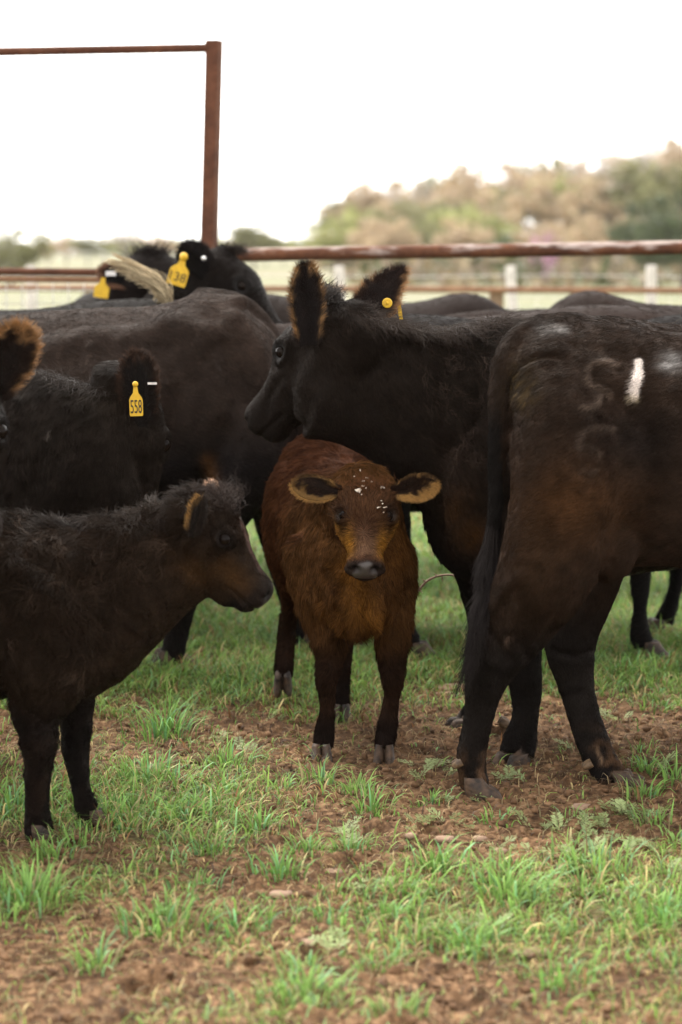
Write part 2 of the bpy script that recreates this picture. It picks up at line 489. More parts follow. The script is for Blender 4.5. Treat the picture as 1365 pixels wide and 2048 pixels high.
HEAD_ST = [ # s, ztop, zbot, half width, p, egg
    (-0.16, 0.00, -0.36, 0.16), (-0.05, 0.10, -0.46, 0.205), (0.08, 0.175, -0.50, 0.235), (0.20, 0.215, -0.52, 0.255), (0.33, 0.235, -0.515, 0.268),
    (0.45, 0.195, -0.475, 0.235), (0.56, 0.15, -0.43, 0.19), (0.66, 0.118, -0.385, 0.158), (0.76, 0.095, -0.335, 0.148),
    (0.86, 0.090, -0.295, 0.160), (0.93, 0.085, -0.275, 0.160), (0.98, 0.06, -0.235, 0.145), (1.01, 0.01, -0.17, 0.115), (1.02, -0.04, -0.11, 0.06)]

class Head:
    """o: poll; ax: towards the muzzle; dorsal: rough forehead direction; L length; ys, zs cross scale"""
    def __init__(s, o, ax, dorsal, L, ys=1.0, zs=1.0):
        s.o = np.asarray(o, float); s.x = unit(ax); d = np.asarray(dorsal, float)
        s.z = unit(d - (d @ s.x) * s.x); s.y = np.cross(s.z, s.x); s.ey = np.array([0.365, 0.265, 0.085]); s.L = L; s.ys = ys; s.zs = zs
        s.S = np.array([L, L * ys, L * zs]); s.R = np.stack([s.x, s.y, s.z])
    def w(s, p): return s.o + (np.asarray(p, float) * s.S) @ s.R
    def l(s, V): return ((V - s.o) @ s.R.T) / s.S
    def build(s, b, jaw=1.0, muz=1.0):
        st = catmull(np.array(HEAD_ST), 4)
        C_ = np.array([s.w((r[0], 0, (r[1] + r[2] * jaw) / 2)) for r in st])
        U = np.array([s.z * s.S[2] * (r[1] - r[2] * jaw) / 2 for r in st])
        Sd = np.array([s.y * s.S[1] * r[3] for r in st])
        b.add(*ring_mesh(C_, U, Sd, 2.35, -0.24, 32))
        for sg in (1, -1):
            b.ball(s.w((0.34, sg * 0.195, 0.095)), s.S * [0.105, 0.075, 0.075], s.R)      # orbit
            b.ball(s.w((0.33, sg * 0.13, -0.24)), s.S * [0.19, 0.085, 0.20], s.R)         # cheek
            b.ball(s.w((0.945, sg * 0.080, -0.005)), s.S * np.array([0.075, 0.072 * muz, 0.085]), s.R)     # nostril wings
            b.ball(s.w((0.03, sg * 0.20, -0.02)), s.S * [0.10, 0.08, 0.11], s.R)          # ear roots
        b.ball(s.w((0.90, 0, -0.12)), s.S * np.array([0.10, 0.165 * muz, 0.12]), s.R)
        b.ball(s.w((0.89, 0, -0.235)), s.S * [0.10, 0.115, 0.075], s.R)
        b.ball(s.w((0.02, 0, 0.13)), s.S * [0.10, 0.13, 0.085], s.R)                      # poll
        b.heads.append(s)
    def sculpt(s, V, Nn):
        """eye sockets, lids, nostrils and mouth line pressed into the head"""
        q = s.l(V); D = np.zeros(len(V))
        near = (np.abs(q[:, 0] - 0.5) < 0.8) & (np.abs(q[:, 1]) < 0.5) & (np.abs(q[:, 2]) < 0.8)
        for sg in (1, -1):
            e = s.ey * [1, sg, 1]
            r = q - e; r[:, 1] *= 0.7; r[:, 2] *= 1.15; rr = np.sqrt((r ** 2).sum(1))
            D += 0.030 * np.exp(-((rr - 0.085) / 0.025) ** 2) - 0.055 * np.exp(-(rr / 0.055) ** 2)
            D -= 0.018 * np.exp(-((q[:, 0] - 0.47) ** 2 / 0.004 + (q[:, 2] - 0.05) ** 2 / 0.003)) * (np.sign(q[:, 1]) == sg)
            n_ = q - np.array([1.0, sg * 0.088, 0.02]); n_[:, 0] *= 0.55; n_[:, 1] *= 1.0; n_[:, 2] *= 0.85
            D -= 0.085 * np.exp(-((n_ ** 2).sum(1)) / 0.038 ** 2)
            n_ = q - np.array([0.965, sg * 0.132, -0.03]); n_[:, 0] *= 0.6; n_[:, 2] *= 1.2
            D -= 0.045 * np.exp(-((n_ ** 2).sum(1)) / 0.027 ** 2)
        # mouth line
        mz = -0.175 - 0.12 * (1.0 - q[:, 0])
        D -= 0.026 * np.exp(-((q[:, 2] - mz) / 0.016) ** 2) * sstep(0.66, 0.74, q[:, 0])
        return V + Nn * (D * near * s.L * (1.0 if s.L < .36 else .55))[:, None]

def vnormals(V, T):
    fn = np.cross(V[T[:, 1]] - V[T[:, 0]], V[T[:, 2]] - V[T[:, 0]])
    N = np.zeros_like(V)
    for k in range(3):
        for a in range(3): N[:, a] += np.bincount(T[:, k], fn[:, a], len(V))
    return unit(N), 0.5 * np.linalg.norm(fn, axis=1)

def lap_smooth(V, T, it, lam=0.6):
    E = np.concatenate([T[:, [0, 1]], T[:, [1, 2]], T[:, [2, 0]]]); E = np.concatenate([E, E[:, ::-1]])
    deg = np.bincount(E[:, 0], minlength=len(V)).astype(float)[:, None]
    for _ in range(it):
        A = np.stack([np.bincount(E[:, 0], V[E[:, 1], a], len(V)) for a in range(3)], 1) / np.maximum(deg, 1)
        V = V + lam * (A - V)
    return V

def remesh(V, F, voxel):
    me = mesh_data('tmp', V, F); o = bpy.data.objects.new('tmp', me); COL.objects.link(o)
    md = o.modifiers.new('r', 'REMESH'); md.mode = 'VOXEL'; md.voxel_size = voxel; md.adaptivity = 0
    dg = bpy.context.evaluated_depsgraph_get()
    ev = o.evaluated_get(dg); m2 = ev.to_mesh()
    nv = len(m2.vertices); W = np.empty(nv * 3, np.float32); m2.vertices.foreach_get('co', W)
    m2.calc_loop_triangles(); nt = len(m2.loop_triangles); T = np.empty(nt * 3, np.int32); m2.loop_triangles.foreach_get('vertices', T)
    ev.to_mesh_clear()
    bpy.data.objects.remove(o); bpy.data.meshes.remove(me)
    return W.reshape(-1, 3).astype(float), T.reshape(-1, 3).astype(np.int64)

def ear_mesh(base, tip, wdir, W, cup=0.35, thick=0.004, base_w=0.35, curl=0.0, point=0):
    """cupped leaf; returns V, T and per-vertex (s, u, inner)"""
    base = np.asarray(base, float); tip = np.asarray(tip, float)
    d = tip - base; Ln = np.linalg.norm(d); d = d / Ln
    w = np.asarray(wdir, float); w = unit(w - (w @ d) * d); n = np.cross(d, w)
    ns, nu = 22, 17
    s = np.linspace(0, 1, ns); u = np.linspace(-1, 1, nu)
    if point: prof = np.interp(s, [0, 0.15, 0.4, 0.65, 0.85, 0.95, 1.0], [base_w, .8, 1.0, .72, .36, .16, .02]) * W / 2
    else: prof = np.interp(s, [0, 0.12, 0.3, 0.5, 0.68, 0.82, 0.92, 0.97, 1.0], [base_w, base_w + 0.12, 0.82, 0.99, 0.97, 0.80, 0.52, 0.32, 0.06]) * W / 2
    cupv = np.interp(s, [0, 0.15, 0.5, 1.0], [1.3, 0.9, 0.45, 0.2]) * cup
    V = []; I = []
    for layer in (0, 1):
        for i in range(ns):
            x = prof[i] * u
            dep = cupv[i] * (u ** 2) * prof[i] * 1.0 + 0.08 * prof[i] * np.sin(u * 5 + 1 + 3 * s[i])
            off = -thick * layer * (1 - 0.5 * np.abs(u))
            pts = base + np.outer(np.full(nu, s[i] * Ln), d) + x[:, None] * w + (dep + off + curl * s[i] ** 2 * Ln)[:, None] * n
            V.append(pts); I.append(np.stack([np.full(nu, s[i]), u, np.full(nu, 1 - layer)], 1))
    V = np.concatenate(V); I = np.concatenate(I)
    F = []
    g = np.arange(ns * nu).reshape(ns, nu)
    a, b, c, e = g[:-1, :-1].ravel(), g[:-1, 1:].ravel(), g[1:, 1:].ravel(), g[1:, :-1].ravel()
    F.append(np.stack([a, b, c], 1)); F.append(np.stack([a, c, e], 1))
    o = ns * nu
    F.append(np.stack([a, c, b], 1) + o); F.append(np.stack([a, e, c], 1) + o)
    loop = list(g[:, 0]) + list(g[-1, 1:]) + list(g[::-1, -1][1:]) 
    for i in range(len(loop) - 1):
        p_, q_ = loop[i], loop[i + 1]
        F.append(np.array([[p_, q_, q_ + o], [p_, q_ + o, p_ + o]]))
    T = np.concatenate(F)
    return V, T, I, d, w, n

def mark(q, pts, r):
    """soft mask (0..1) round a polyline given in pixels, q projected points"""
    pts = np.asarray(pts, float); best = np.full(len(q), 1e9)
    if len(pts) == 1: best = np.linalg.norm(q - pts[0], axis=1)
    for a, b in zip(pts[:-1], pts[1:]):
        ab = b - a; t = np.clip(((q - a) @ ab) / (ab @ ab + 1e-9), 0, 1)
        best = np.minimum(best, np.linalg.norm(q - a - t[:, None] * ab, axis=1))
    return np.exp(-(best / r) ** 2)

def make_strands(roots, dirs, nrm, Ln, cols, rad, npt=5, bend=0.25, wave=0.0, seed=0, tipr=0.25, grav=0.0):
    n = len(roots); t = np.linspace(0, 1, npt)
    tn = dirs - (dirs * nrm).sum(1)[:, None] * nrm
    tn = unit(tn)
    pts = roots[:, None, :] + Ln[:, None, None] * (t[None, :, None] * dirs[:, None, :] + bend * (t[None, :, None] ** 2) * (tn - 0.35 * nrm)[:, None, :])
    if grav: pts[:, :, 2] -= grav * Ln[:, None] * (t ** 2)[None, :]
    if wave:
        rs = np.random.RandomState(seed + 5); ph = 2 * PI * vnoise(roots, 22, seed + 61)[:, None] + rs.rand(n, 1) * 1.2
        sd = unit(np.cross(dirs, nrm))
        pts += (np.sin(ph + t[None, :] * 7.0) * wave * t[None, :])[:, :, None] * sd[:, None, :] * Ln[:, None, None]
    R = rad[:, None] * (1 - (1 - tipr) * t[None, :])
    return pts.astype(np.float32), R.astype(np.float32), cols.astype(np.float32)

def hair_object(name, batches, parent, mat=None):
    cu = bpy.data.hair_curves.new(name)
    sizes = []; P_ = []; R_ = []; C_ = []
    for pts, R, c in batches:
        sizes += [pts.shape[1]] * pts.shape[0]; P_.append(pts.reshape(-1, 3)); R_.append(R.ravel()); C_.append(c)
    cu.add_curves(sizes)
    cu.attributes['position'].data.foreach_set('vector', np.concatenate(P_).ravel())
    ra = cu.attributes.get('radius') or cu.attributes.new('radius', 'FLOAT', 'POINT')
    ra.data.foreach_set('value', np.concatenate(R_))
    a = cu.attributes.new('col', 'FLOAT_COLOR', 'CURVE')
    a.data.foreach_set('color', rgba(np.concatenate(C_)).astype(np.float32).ravel())
    o = link(name, cu, mat or M_HAIR, parent)
    o['kind'] = 'stuff'
    return o

def finish(name, B, root, voxel, smooth, colfn, flowfn, lenfn, nhair, rad=0.0007, seed=1, lift=0.35,
           clump=0.5, wave=0.0, relief=None, earcol=None, earhair=(5000, 0.018), bend=0.3, cull=-0.25, hmargin=50):
    V, T = remesh(np.concatenate(B.V), np.concatenate(B.F), voxel)
    V = lap_smooth(V, T, smooth)
    N, _ = vnormals(V, T)
    for h in B.heads: V = h.sculpt(V, N)
    q = proj(V)
    camd = unit(CAM - V); facing = (N * camd).sum(1)
    if relief is not None:
        V = V + N * (relief(V, N, q, facing) * sstep(-0.1, 0.25, facing))[:, None]
    # very low, broad unevenness of muscle and skin
    V = V + N * (fbm(V, 9, seed, 2) * 0.0025)[:, None]
    N, A = vnormals(V, T); q = proj(V)
    C0, gloss = colfn(V, N, q)
    Lh = lenfn(V, N, q); flow = flowfn(V, N, q)
    nb = len(V)
    batches = []
    rs = np.random.RandomState(seed)
    # ---- coat on the body
    if nhair:
        nhair = int(nhair * FAST_HAIR)
        ctr = V[T].mean(1); fn = N[T].mean(1); cq = q[T].mean(1)
        fc = (unit(CAM - ctr) * fn).sum(1)
        w = A * (fc > cull) * (cq[:, 0] > -hmargin) * (cq[:, 0] < 1365 + hmargin) * (Lh[T].mean(1) > 0.0008) * (0.45 + 0.55 * np.clip(fc, 0, 1))
        w = w / w.sum()
        cdf = np.cumsum(w); ti = np.searchsorted(cdf, rs.rand(nhair)); ti = np.minimum(ti, len(T) - 1)
        r1 = np.sqrt(rs.rand(nhair)); r2 = rs.rand(nhair)
        bc = np.stack([1 - r1, r1 * (1 - r2), r1 * r2], 1)
        def interp(X): 
            return sum(bc[:, k].reshape((-1,) + (1,) * (X.ndim - 1)) * X[T[ti, k]] for k in range(3))
        R0 = interp(V); Nn = unit(interp(N)); Cc = interp(C0); Ln = interp(Lh); Fl = interp(flow)
        Fl = Fl - (Fl * Nn).sum(1)[:, None] * Nn; Fl = unit(Fl)
        cn = vvec(R0, 38, seed + 40) * clump + vvec(R0, 110, seed + 50) * clump * 0.7 + (rs.rand(nhair, 3) - 0.5) * 0.35
        cn -= 0.75 * (cn * Nn).sum(1)[:, None] * Nn
        lf = lift * (0.8 + 0.5 * vnoise(R0, 45, seed + 77))
        D = unit(Fl + cn + Nn * lf[:, None])
        Ln = Ln * (0.65 + 0.6 * rs.rand(nhair))
        sn = unit(np.cross(Fl, Nn)); al = (R0 * Fl).sum(1); ac = (R0 * sn).sum(1)
        strk = vnoise(np.stack([ac * 1.0, al * 0.22, R0[:, 2] * 0.2], 1), 150, seed + 8) * .55 + vnoise(np.stack([ac, al * 0.25, R0[:, 2] * .2], 1), 55, seed + 18) * .45
        Cc = np.clip(Cc * B.cscale * 0.54 * (1 + B.streak * strk[:, None]), 0.001, 0.9) * (0.65 + 0.7 * rs.rand(nhair, 1)) * (1 + 0.35 * vnoise(R0, 30, seed + 9)[:, None])
        batches.append(make_strands(R0, D, Nn, Ln, Cc, np.full(nhair, rad), 4, bend, wave, seed))
    gd = getattr(B, 'guard', None)
    if gd:                                               # longer, curlier locks standing out of the coat
        m = gd['n']; k = np.where(R0[:, 2] > gd['zmin'])[0]; k = k[Ln[k] > .026]; k = k[rs.randint(0, len(k), m)]
        lock = vvec(R0[k], 24, seed + 91) * 1.3 + vvec(R0[k], 60, seed + 95) * .8 + (rs.rand(m, 3) - .5) * .2
        D2 = unit(Fl[k] + lock - .6 * (lock * Nn[k]).sum(1)[:, None] * Nn[k] + .42 * Nn[k])
        cg = np.array(gd['col']) * (.5 + .9 * rs.rand(m, 1)) * (1 + .5 * vnoise(R0[k], 40, seed + 2)[:, None])
        batches.append(make_strands(R0[k], D2, Nn[k], gd['L'] * (.6 + .6 * rs.rand(m)), cg, np.full(m, gd['r']), 6, .55, .30, seed))
    # ---- ears
    Vs, Ts, Cs, Gs = [V], [T], [C0], [gloss]
    off = len(V)
    for ei, (base, tip, wdir, W, cup, cols, kw) in enumerate(B.ears):
        ev, et, I, d_, w_, n_ = ear_mesh(base, tip, wdir, W, cup, **{k: v for k, v in kw.items() if k in ('thick', 'base_w', 'curl', 'point')})
        s_, u_, inn = I[:, 0], I[:, 1], I[:, 2]
        edge = np.maximum(np.abs(u_), (s_ - 0.25) / 0.75)
        nz = kw.get('nz', 0.18) * (vnoise(ev, 60, ei + 3) + .6 * vnoise(ev, 150, ei + 13))
        outer, inner, fringe = [np.array(c) for c in cols]
        fstart = kw.get('fstart', 0.62)
        side = kw.get('fside', 0.0)                      # fringe reaches further in on one side
        kf = sstep(fstart, fstart + 0.22, edge + nz + side * u_)
        kf = np.maximum(kf, sstep(0.86, 0.97, np.abs(u_)) * kw.get('rim', 0.0))
        kf = kf * sstep(0.05, 0.2, s_)
        kin = np.where(inn > 0.5, 1.0, 0.0)
        cbase = np.where(inn[:, None] > 0.5, inner, outer)
        frin = kf * np.where(inn > 0.5, 1.0, kw.get('fout', 0.7))
        cv = cbase * (1 - frin[:, None]) + fringe * frin[:, None]
        Vs.append(ev); Ts.append(et + off); Cs.append(cv); Gs.append(np.zeros(len(ev))); off += len(ev)
        nh, hl = kw.get('hair', earhair)
        nh = int(nh * FAST_HAIR)
        En, Ea = vnormals(ev, et)
        cdf = np.cumsum(Ea / Ea.sum()); ti = np.minimum(np.searchsorted(cdf, rs.rand(nh)), len(et) - 1)
        bc = rs.dirichlet([1, 1, 1], nh)
        def ip(X): return sum(bc[:, k].reshape((-1,) + (1,) * (X.ndim - 1)) * X[et[ti, k]] for k in range(3))
        R0 = ip(ev); Nn = unit(ip(En)); Cc = ip(cv); ss = ip(s_); uu = ip(u_); ee = np.maximum(np.abs(uu), (ss - 0.25) / 0.75)
        D = d_ * (0.5 + 0.5 * ss[:, None]) + w_ * uu[:, None] * 1.0
        D = unit(D + 0.35 * Nn + (rs.rand(nh, 3) - 0.5) * 0.55 + vvec(R0, 60, 5) * 0.35)
        Ln = hl * (0.5 + 0.7 * rs.rand(nh)) * (0.55 + 0.8 * ee * kw.get('flen', 1.0)) * 0.8
        Cc = Cc * (0.7 + 0.6 * rs.rand(nh, 1))
        batches.append(make_strands(R0, D, Nn, Ln, Cc, np.full(nh, rad * 0.9), 4, 0.1, 0.1, seed))
    Vs = np.concatenate(Vs); Ts = np.concatenate(Ts); Cs = np.concatenate(Cs); Gs = np.concatenate(Gs)
    me = mesh_data(name + '_body', Vs, Ts)
    add_attr(me, 'col', 'FLOAT_COLOR', 'POINT', rgba(np.clip(Cs * np.where(np.arange(len(Cs)) < nb, B.cscale, 0.8)[:, None] * 0.42, 0.001, 0.9)))
    add_attr(me, 'gloss', 'FLOAT', 'POINT', Gs)
    body = link('body', me, M_SKIN, root)
    # eyes
    for h in B.heads:
        for sg in (1, -1):
            c = h.w((h.ey - [0, .040, .010]) * [1, sg, 1]); r = 0.050 * h.L * getattr(h, 'eye', 1.0)
            ev, et = uv_ball(c, r, None, 20, 14)
            link('eye', mesh_data('eye', ev, et), M_EYE, root)
    return V, T, N, batches, body

def hoof(root, pos, heading, size=1.0, splay=0.06, mat=None, lift=-0.007, pitch=0.0, top=0.062):
    """two claws on the ground at pos (x, y); heading in radians in the ground plane"""
    ch, sh = math.cos(heading), math.sin(heading)
    for sg in (1, -1):
        st = []
        #  (x, z, half length, half width)
        prof = [(0.030, -0.012, 0.060, 0.0255), (0.026, 0.010, 0.055, 0.0250), (0.014, 0.030, 0.046, 0.0240), (0.002, top - 0.010, 0.036, 0.0225), (-0.006, top + 0.014, 0.028, 0.018)]
        Cn = []; U = []; S = []
        a = heading + sg * splay
        ca, sa = math.cos(a), math.sin(a)
        for (x, z, hl, hw) in prof:
            x *= size; z *= size; hl *= size; hw *= size
            lat = sg * 0.0235 * size
            cx = pos[0] + x * ca - lat * sa; cy = pos[1] + x * sa + lat * ca
            Cn.append([cx, cy, z + lift]); U.append([hl * ca, hl * sa, 0]); S.append([-hw * sa, hw * ca, 0])
        Cn = np.array(Cn)
        if pitch:
            c0 = np.array([pos[0], pos[1], 0.07 * size + lift])
            R = np.array(Matrix.Rotation(pitch, 3, Vector((-sh, ch, 0))))
            Cn = (Cn - c0) @ R.T + c0; U = np.array(U) @ R.T; S = np.array(S) @ R.T
        A = catmull(np.concatenate([Cn, np.array(U), np.array(S)], 1), 3)
        V, F = ring_mesh(A[:, :3], A[:, 3:6], A[:, 6:9], 2.3, 0.25, 18)
        link('hoof', mesh_data('hoof', V, F), mat or M_HOOF, root)

def dewclaw(root, p, heading, size=1.0):
    for sg in (1, -1):
        lat = sg * 0.018 * size
        c = np.array(p) + np.array([-math.sin(heading) * lat, math.cos(heading) * lat, 0])
        back = np.array([-math.cos(heading), -math.sin(heading), -0.55])
        V, F = tube_mesh([c, c + back * 0.016 * size, c + back * 0.032 * size, c + back * 0.038 * size], [0.015 * size, 0.016 * size, 0.012 * size, 0.004 * size], None, 12, (0.1, 0.3, 1), 3)
        link('dewclaw', mesh_data('dewclaw', V, F), M_DEW, root)

def ear_tag(root, top, right, down, w, h, text=None, knob=True, label=None, tsize=None):
    """yellow plastic tag, top: pin position; right/down: unit vectors of its face"""
    right = unit(right); down = unit(down - (np.asarray(down) @ right) * right); n = np.cross(right, -down)
    pr = [(-0.13, -0.02), (-0.16, 0.16), (-0.20, 0.28), (-0.44, 0.42), (-0.5, 0.50), (-0.5, 0.95), (-0.46, 1.0), (0.46, 1.0), (0.5, 0.95), (0.5, 0.50), (0.44, 0.42), (0.20, 0.28), (0.16, 0.16), (0.13, -0.02)]
    m = len(pr); V = []
    for dz in (0.0015, -0.0015):
        for a, b in pr: V.append(top + right * a * w + down * b * h + n * (dz + 0.0008 * math.sin(a * 3)))
    V = np.array(V)
    bm_f = []
    c0 = len(V); V = np.concatenate([V, [V[:m].mean(0)], [V[m:].mean(0)]])
    for i in range(m):
        j = (i + 1) % m
        bm_f += [[c0, j, i], [c0 + 1, m + i, m + j], [i, j, m + j], [i, m + j, m + i]]
    F = np.array(bm_f)
    if knob:
        kv, kf = uv_ball(top + n * 0.003, [w * 0.22, w * 0.22, w * 0.22], None, 14, 8)
        F = np.concatenate([F, kf + len(V)]); V = np.concatenate([V, kv])
    t = link('ear_tag', mesh_data('ear_tag', V, F, False), M_TAG, root)
    if label: t['label'] = label
    if text:
        cu = bpy.data.curves.new('tag_number', 'FONT'); cu.body = text; cu.align_x = 'CENTER'; cu.align_y = 'CENTER'
        cu.size = 1.0; cu.extrude = 0.008
        o = bpy.data.objects.new('tmp', cu); COL.objects.link(o)
        dg = bpy.context.evaluated_depsgraph_get(); me = bpy.data.meshes.new_from_object(o.evaluated_get(dg)); bpy.data.objects.remove(o)
        n_ = len(me.vertices); W = np.empty(n_ * 3, np.float32); me.vertices.foreach_get('co', W); W = W.reshape(-1, 3)
        W[:, :2] -= (W[:, :2].max(0) + W[:, :2].min(0)) / 2
        sx = 0.84 * w / (W[:, 0].max() - W[:, 0].min()); sy = (tsize or 0.36) * h / (W[:, 1].max() - W[:, 1].min())
        Q = top + right * (W[:, :1] * sx) - down * (W[:, 1:2] * sy) + down * 0.70 * h + n * (0.0026 + W[:, 2:3] * 0.05)
        me.vertices.foreach_set('co', Q.astype(np.float32).ravel()); me.update()
        k = link('tag_number', me, M_INK, t)
    return t

BLACK = np.array([0.016, 0.0125, 0.0115]); BROWNBLACK = np.array([0.030, 0.017, 0.011])

def flow_side(face, down=0.55):
    def f(V, N, q):
        D = np.zeros_like(V); D[:, 0] = -face; D[:, 2] = -down
        k = sstep(0.75, 0.45, V[:, 2])
        D[:, 0] *= (1 - k * 0.9); D[:, 2] -= k
        D[:, 1] = -0.1
        return D
    return f

# ================================================================== fences
def rails():
    # tall gate frame: square steel post with one high rail
    root = empty('gate_frame', P(418, 700, 11.8) * [1, 1, 0]); tag(root, 'tall rusty square post with one high pipe rail running off to the left', 'gate frame')
    top, bot = P(429, 83, 11.8), P(418, 520, 11.8)
    dv = bot - top; bot = top + dv * ((top[2] + 0.15) / -dv[2])
    ax = unit(top - bot); R = np.array(Matrix.Rotation(math.radians(-20), 3, 'Z'))
    ex = unit(R @ np.array([1, 0, 0]) - (R @ np.array([1, 0, 0])) @ ax * ax); ey = np.cross(ax, ex)
    Rm = np.stack([ex, ey, ax], 1)
    m = MB(); m.box((top + bot) / 2, (.034, .034, np.linalg.norm(top - bot) / 2), Rm)
    o = link('post', m.mesh('post', False), M_RUST, root); bv = o.modifiers.new('b', 'BEVEL'); bv.width = .004; bv.segments = 2
    m = MB(); m.box(top + ax * 0.003, (.036, .036, .003), Rm); link('post_cap', m.mesh('post_cap', False), M_RUST, root)
    a, b = P(-700, 116, 11.8), P(416, 96, 11.8)
    m = MB(); m.tube([a, (a + b) / 2, b], .0225, 16, ref=(0, 0, 1)); link('top_rail', m.mesh('top_rail'), M_RUST, root)
    m = MB(); m.tube([b - [.02, 0, 0], b - [.006, 0, 0], b + [.004, 0, 0]], [.019, .027, .031], 14, ref=(0, 0, 1)); link('weld', m.mesh('weld'), M_RUST, root)
    a2 = P(-700, 0, 11.8); m = MB(); m.tube([[a[0], a[1], a[2] + .05], [a[0], a[1], -.15]], .035, 12, ref=(0, 1, 0)); link('post', m.mesh('post'), M_RUST, root)
    # main pipe rail right of it
    root = empty('pipe_fence', P(1560, 700, 11.6) * [1, 1, 0]); tag(root, 'long rusty pipe rail with flaking pale paint and a highlight painted along its top, right of the tall post', 'fence')
    pts = [P(425, 511, 11.75), P(700, 506, 11.7), P(1000, 501, 11.65), P(1365, 495, 11.6), P(1900, 487, 11.5)]
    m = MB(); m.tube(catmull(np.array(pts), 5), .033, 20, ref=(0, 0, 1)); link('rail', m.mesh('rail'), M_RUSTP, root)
    for px, dd in ((1560, 11.56), (1895, 11.5)):
        p = P(px, 497, dd); m = MB(); m.tube([[p[0], dd + .05, p[2] + .02], [p[0], dd + .05, -.15]], .04, 14, ref=(0, 1, 0)); link('post', m.mesh('post'), M_RUST, root)
    # low panel on the left: two rails and wire mesh
    root = empty('mesh_fence', P(60, 700, 12.3) * [1, 1, 0]); tag(root, 'double rusty rail with square wire mesh below, left of the tall post', 'fence')
    for py, r, mt in ((543, .019, M_RUST), (558, .016, M_RUSTO)):
        m = MB(); m.tube([P(-700, py - 6, 12.4), P(0, py, 12.3), P(412, py + 3, 12.2)], r, 16, ref=(0, 0, 1)); link('rail', m.mesh('rail'), mt, root)
    m = MB()
    for px in range(-700, 410, 31):
        p = P(px, 560, 12.3); m.tube([p, [p[0], 12.3, 0.05]], .0028, 5, ref=(0, 1, 0))
    for py in (580, 607, 634, 660):
        m.tube([P(-700, py, 12.3), P(405, py, 12.3)], .0028, 5, ref=(0, 0, 1))
    o = link('wire_mesh', m.mesh('wire_mesh'), M_WIRE, root)
    for px in (-690, -20):
        p = P(px, 545, 12.32); m = MB(); m.tube([[p[0], 12.36, p[2]], [p[0], 12.36, -.1]], .03, 12, ref=(0, 1, 0)); link('post', m.mesh('post'), M_RUST, root)
    # far fence: white posts, wires, low brown rail
    root = empty('field_fence', (0, 22, 0)); tag(root, 'distant field fence of pale wooden posts, wires and a low brown rail', 'fence')
    for k, (px, pt, w, lean) in enumerate([(-560, 528, .10, 0), (-250, 530, .10, .02), (62, 531, .10, 0), (370, 530, .1, 0), (679, 531, .095, .035), (1021, 531, .10, .05), (1303, 530, .105, 0.01), (1620, 530, .1, 0), (1930, 529, .1, 0)]):
        p = P(px, pt, 22.0); h = p[2] + .2
        m = MB(); a = np.array([lean, 0, -1.0]); 
        V_, F_ = tube_mesh([p, p + a * .02, p + a * h * .5, p + a * h], [w * .38, w * .45, w * .52, w * .58], None, 8, (0, 1, 0))
        V_ = V_ + np.stack([vnoise(V_, 9, k) * .006, vnoise(V_, 9, k + 1) * .006, np.zeros(len(V_))], 1)
        m.add(V_, F_); link('post', m.mesh('post', False), M_WPOST, root)
    for py in (552, 596, 616, 640):
        pts = [P(px, py + 1.5 * math.sin(px * .01), 21.94) for px in range(-560, 1960, 60)]
        m = MB(); m.tube(pts, .0045 if py == 552 else .0035, 5, ref=(0, 0, 1)); link('wire', m.mesh('wire'), M_WIRE, root)
    m = MB()
    for px in range(-560, 1940, 38):
        p = P(px, 596, 21.94); m.tube([p, [p[0], 21.94, .05]], .003, 4, ref=(0, 1, 0))
    link('wire_mesh', m.mesh('wire_mesh'), M_WIRE, root)
    root = empty('rail_fence', (0, 19, 0)); tag(root, 'low faded brown rail fence on short wooden posts before the field fence', 'fence')
    m = MB(); m.tube([P(-560, 574, 19), P(400, 577, 19), P(1000, 580, 19), P(1940, 584, 19)], .024, 12, ref=(0, 0, 1)); link('rail', m.mesh('rail'), M_RUSTO, root)
    for px in (-400, -110, 180, 470, 720, 994, 1157, 1440, 1720):
        p = P(px, 584, 19.1); m = MB(); m.box((p[0], 19.13, (p[2] - .2) / 2), (.055, .05, (p[2] + .2) / 2)); link('post', m.mesh('post', False), M_WOOD, root)

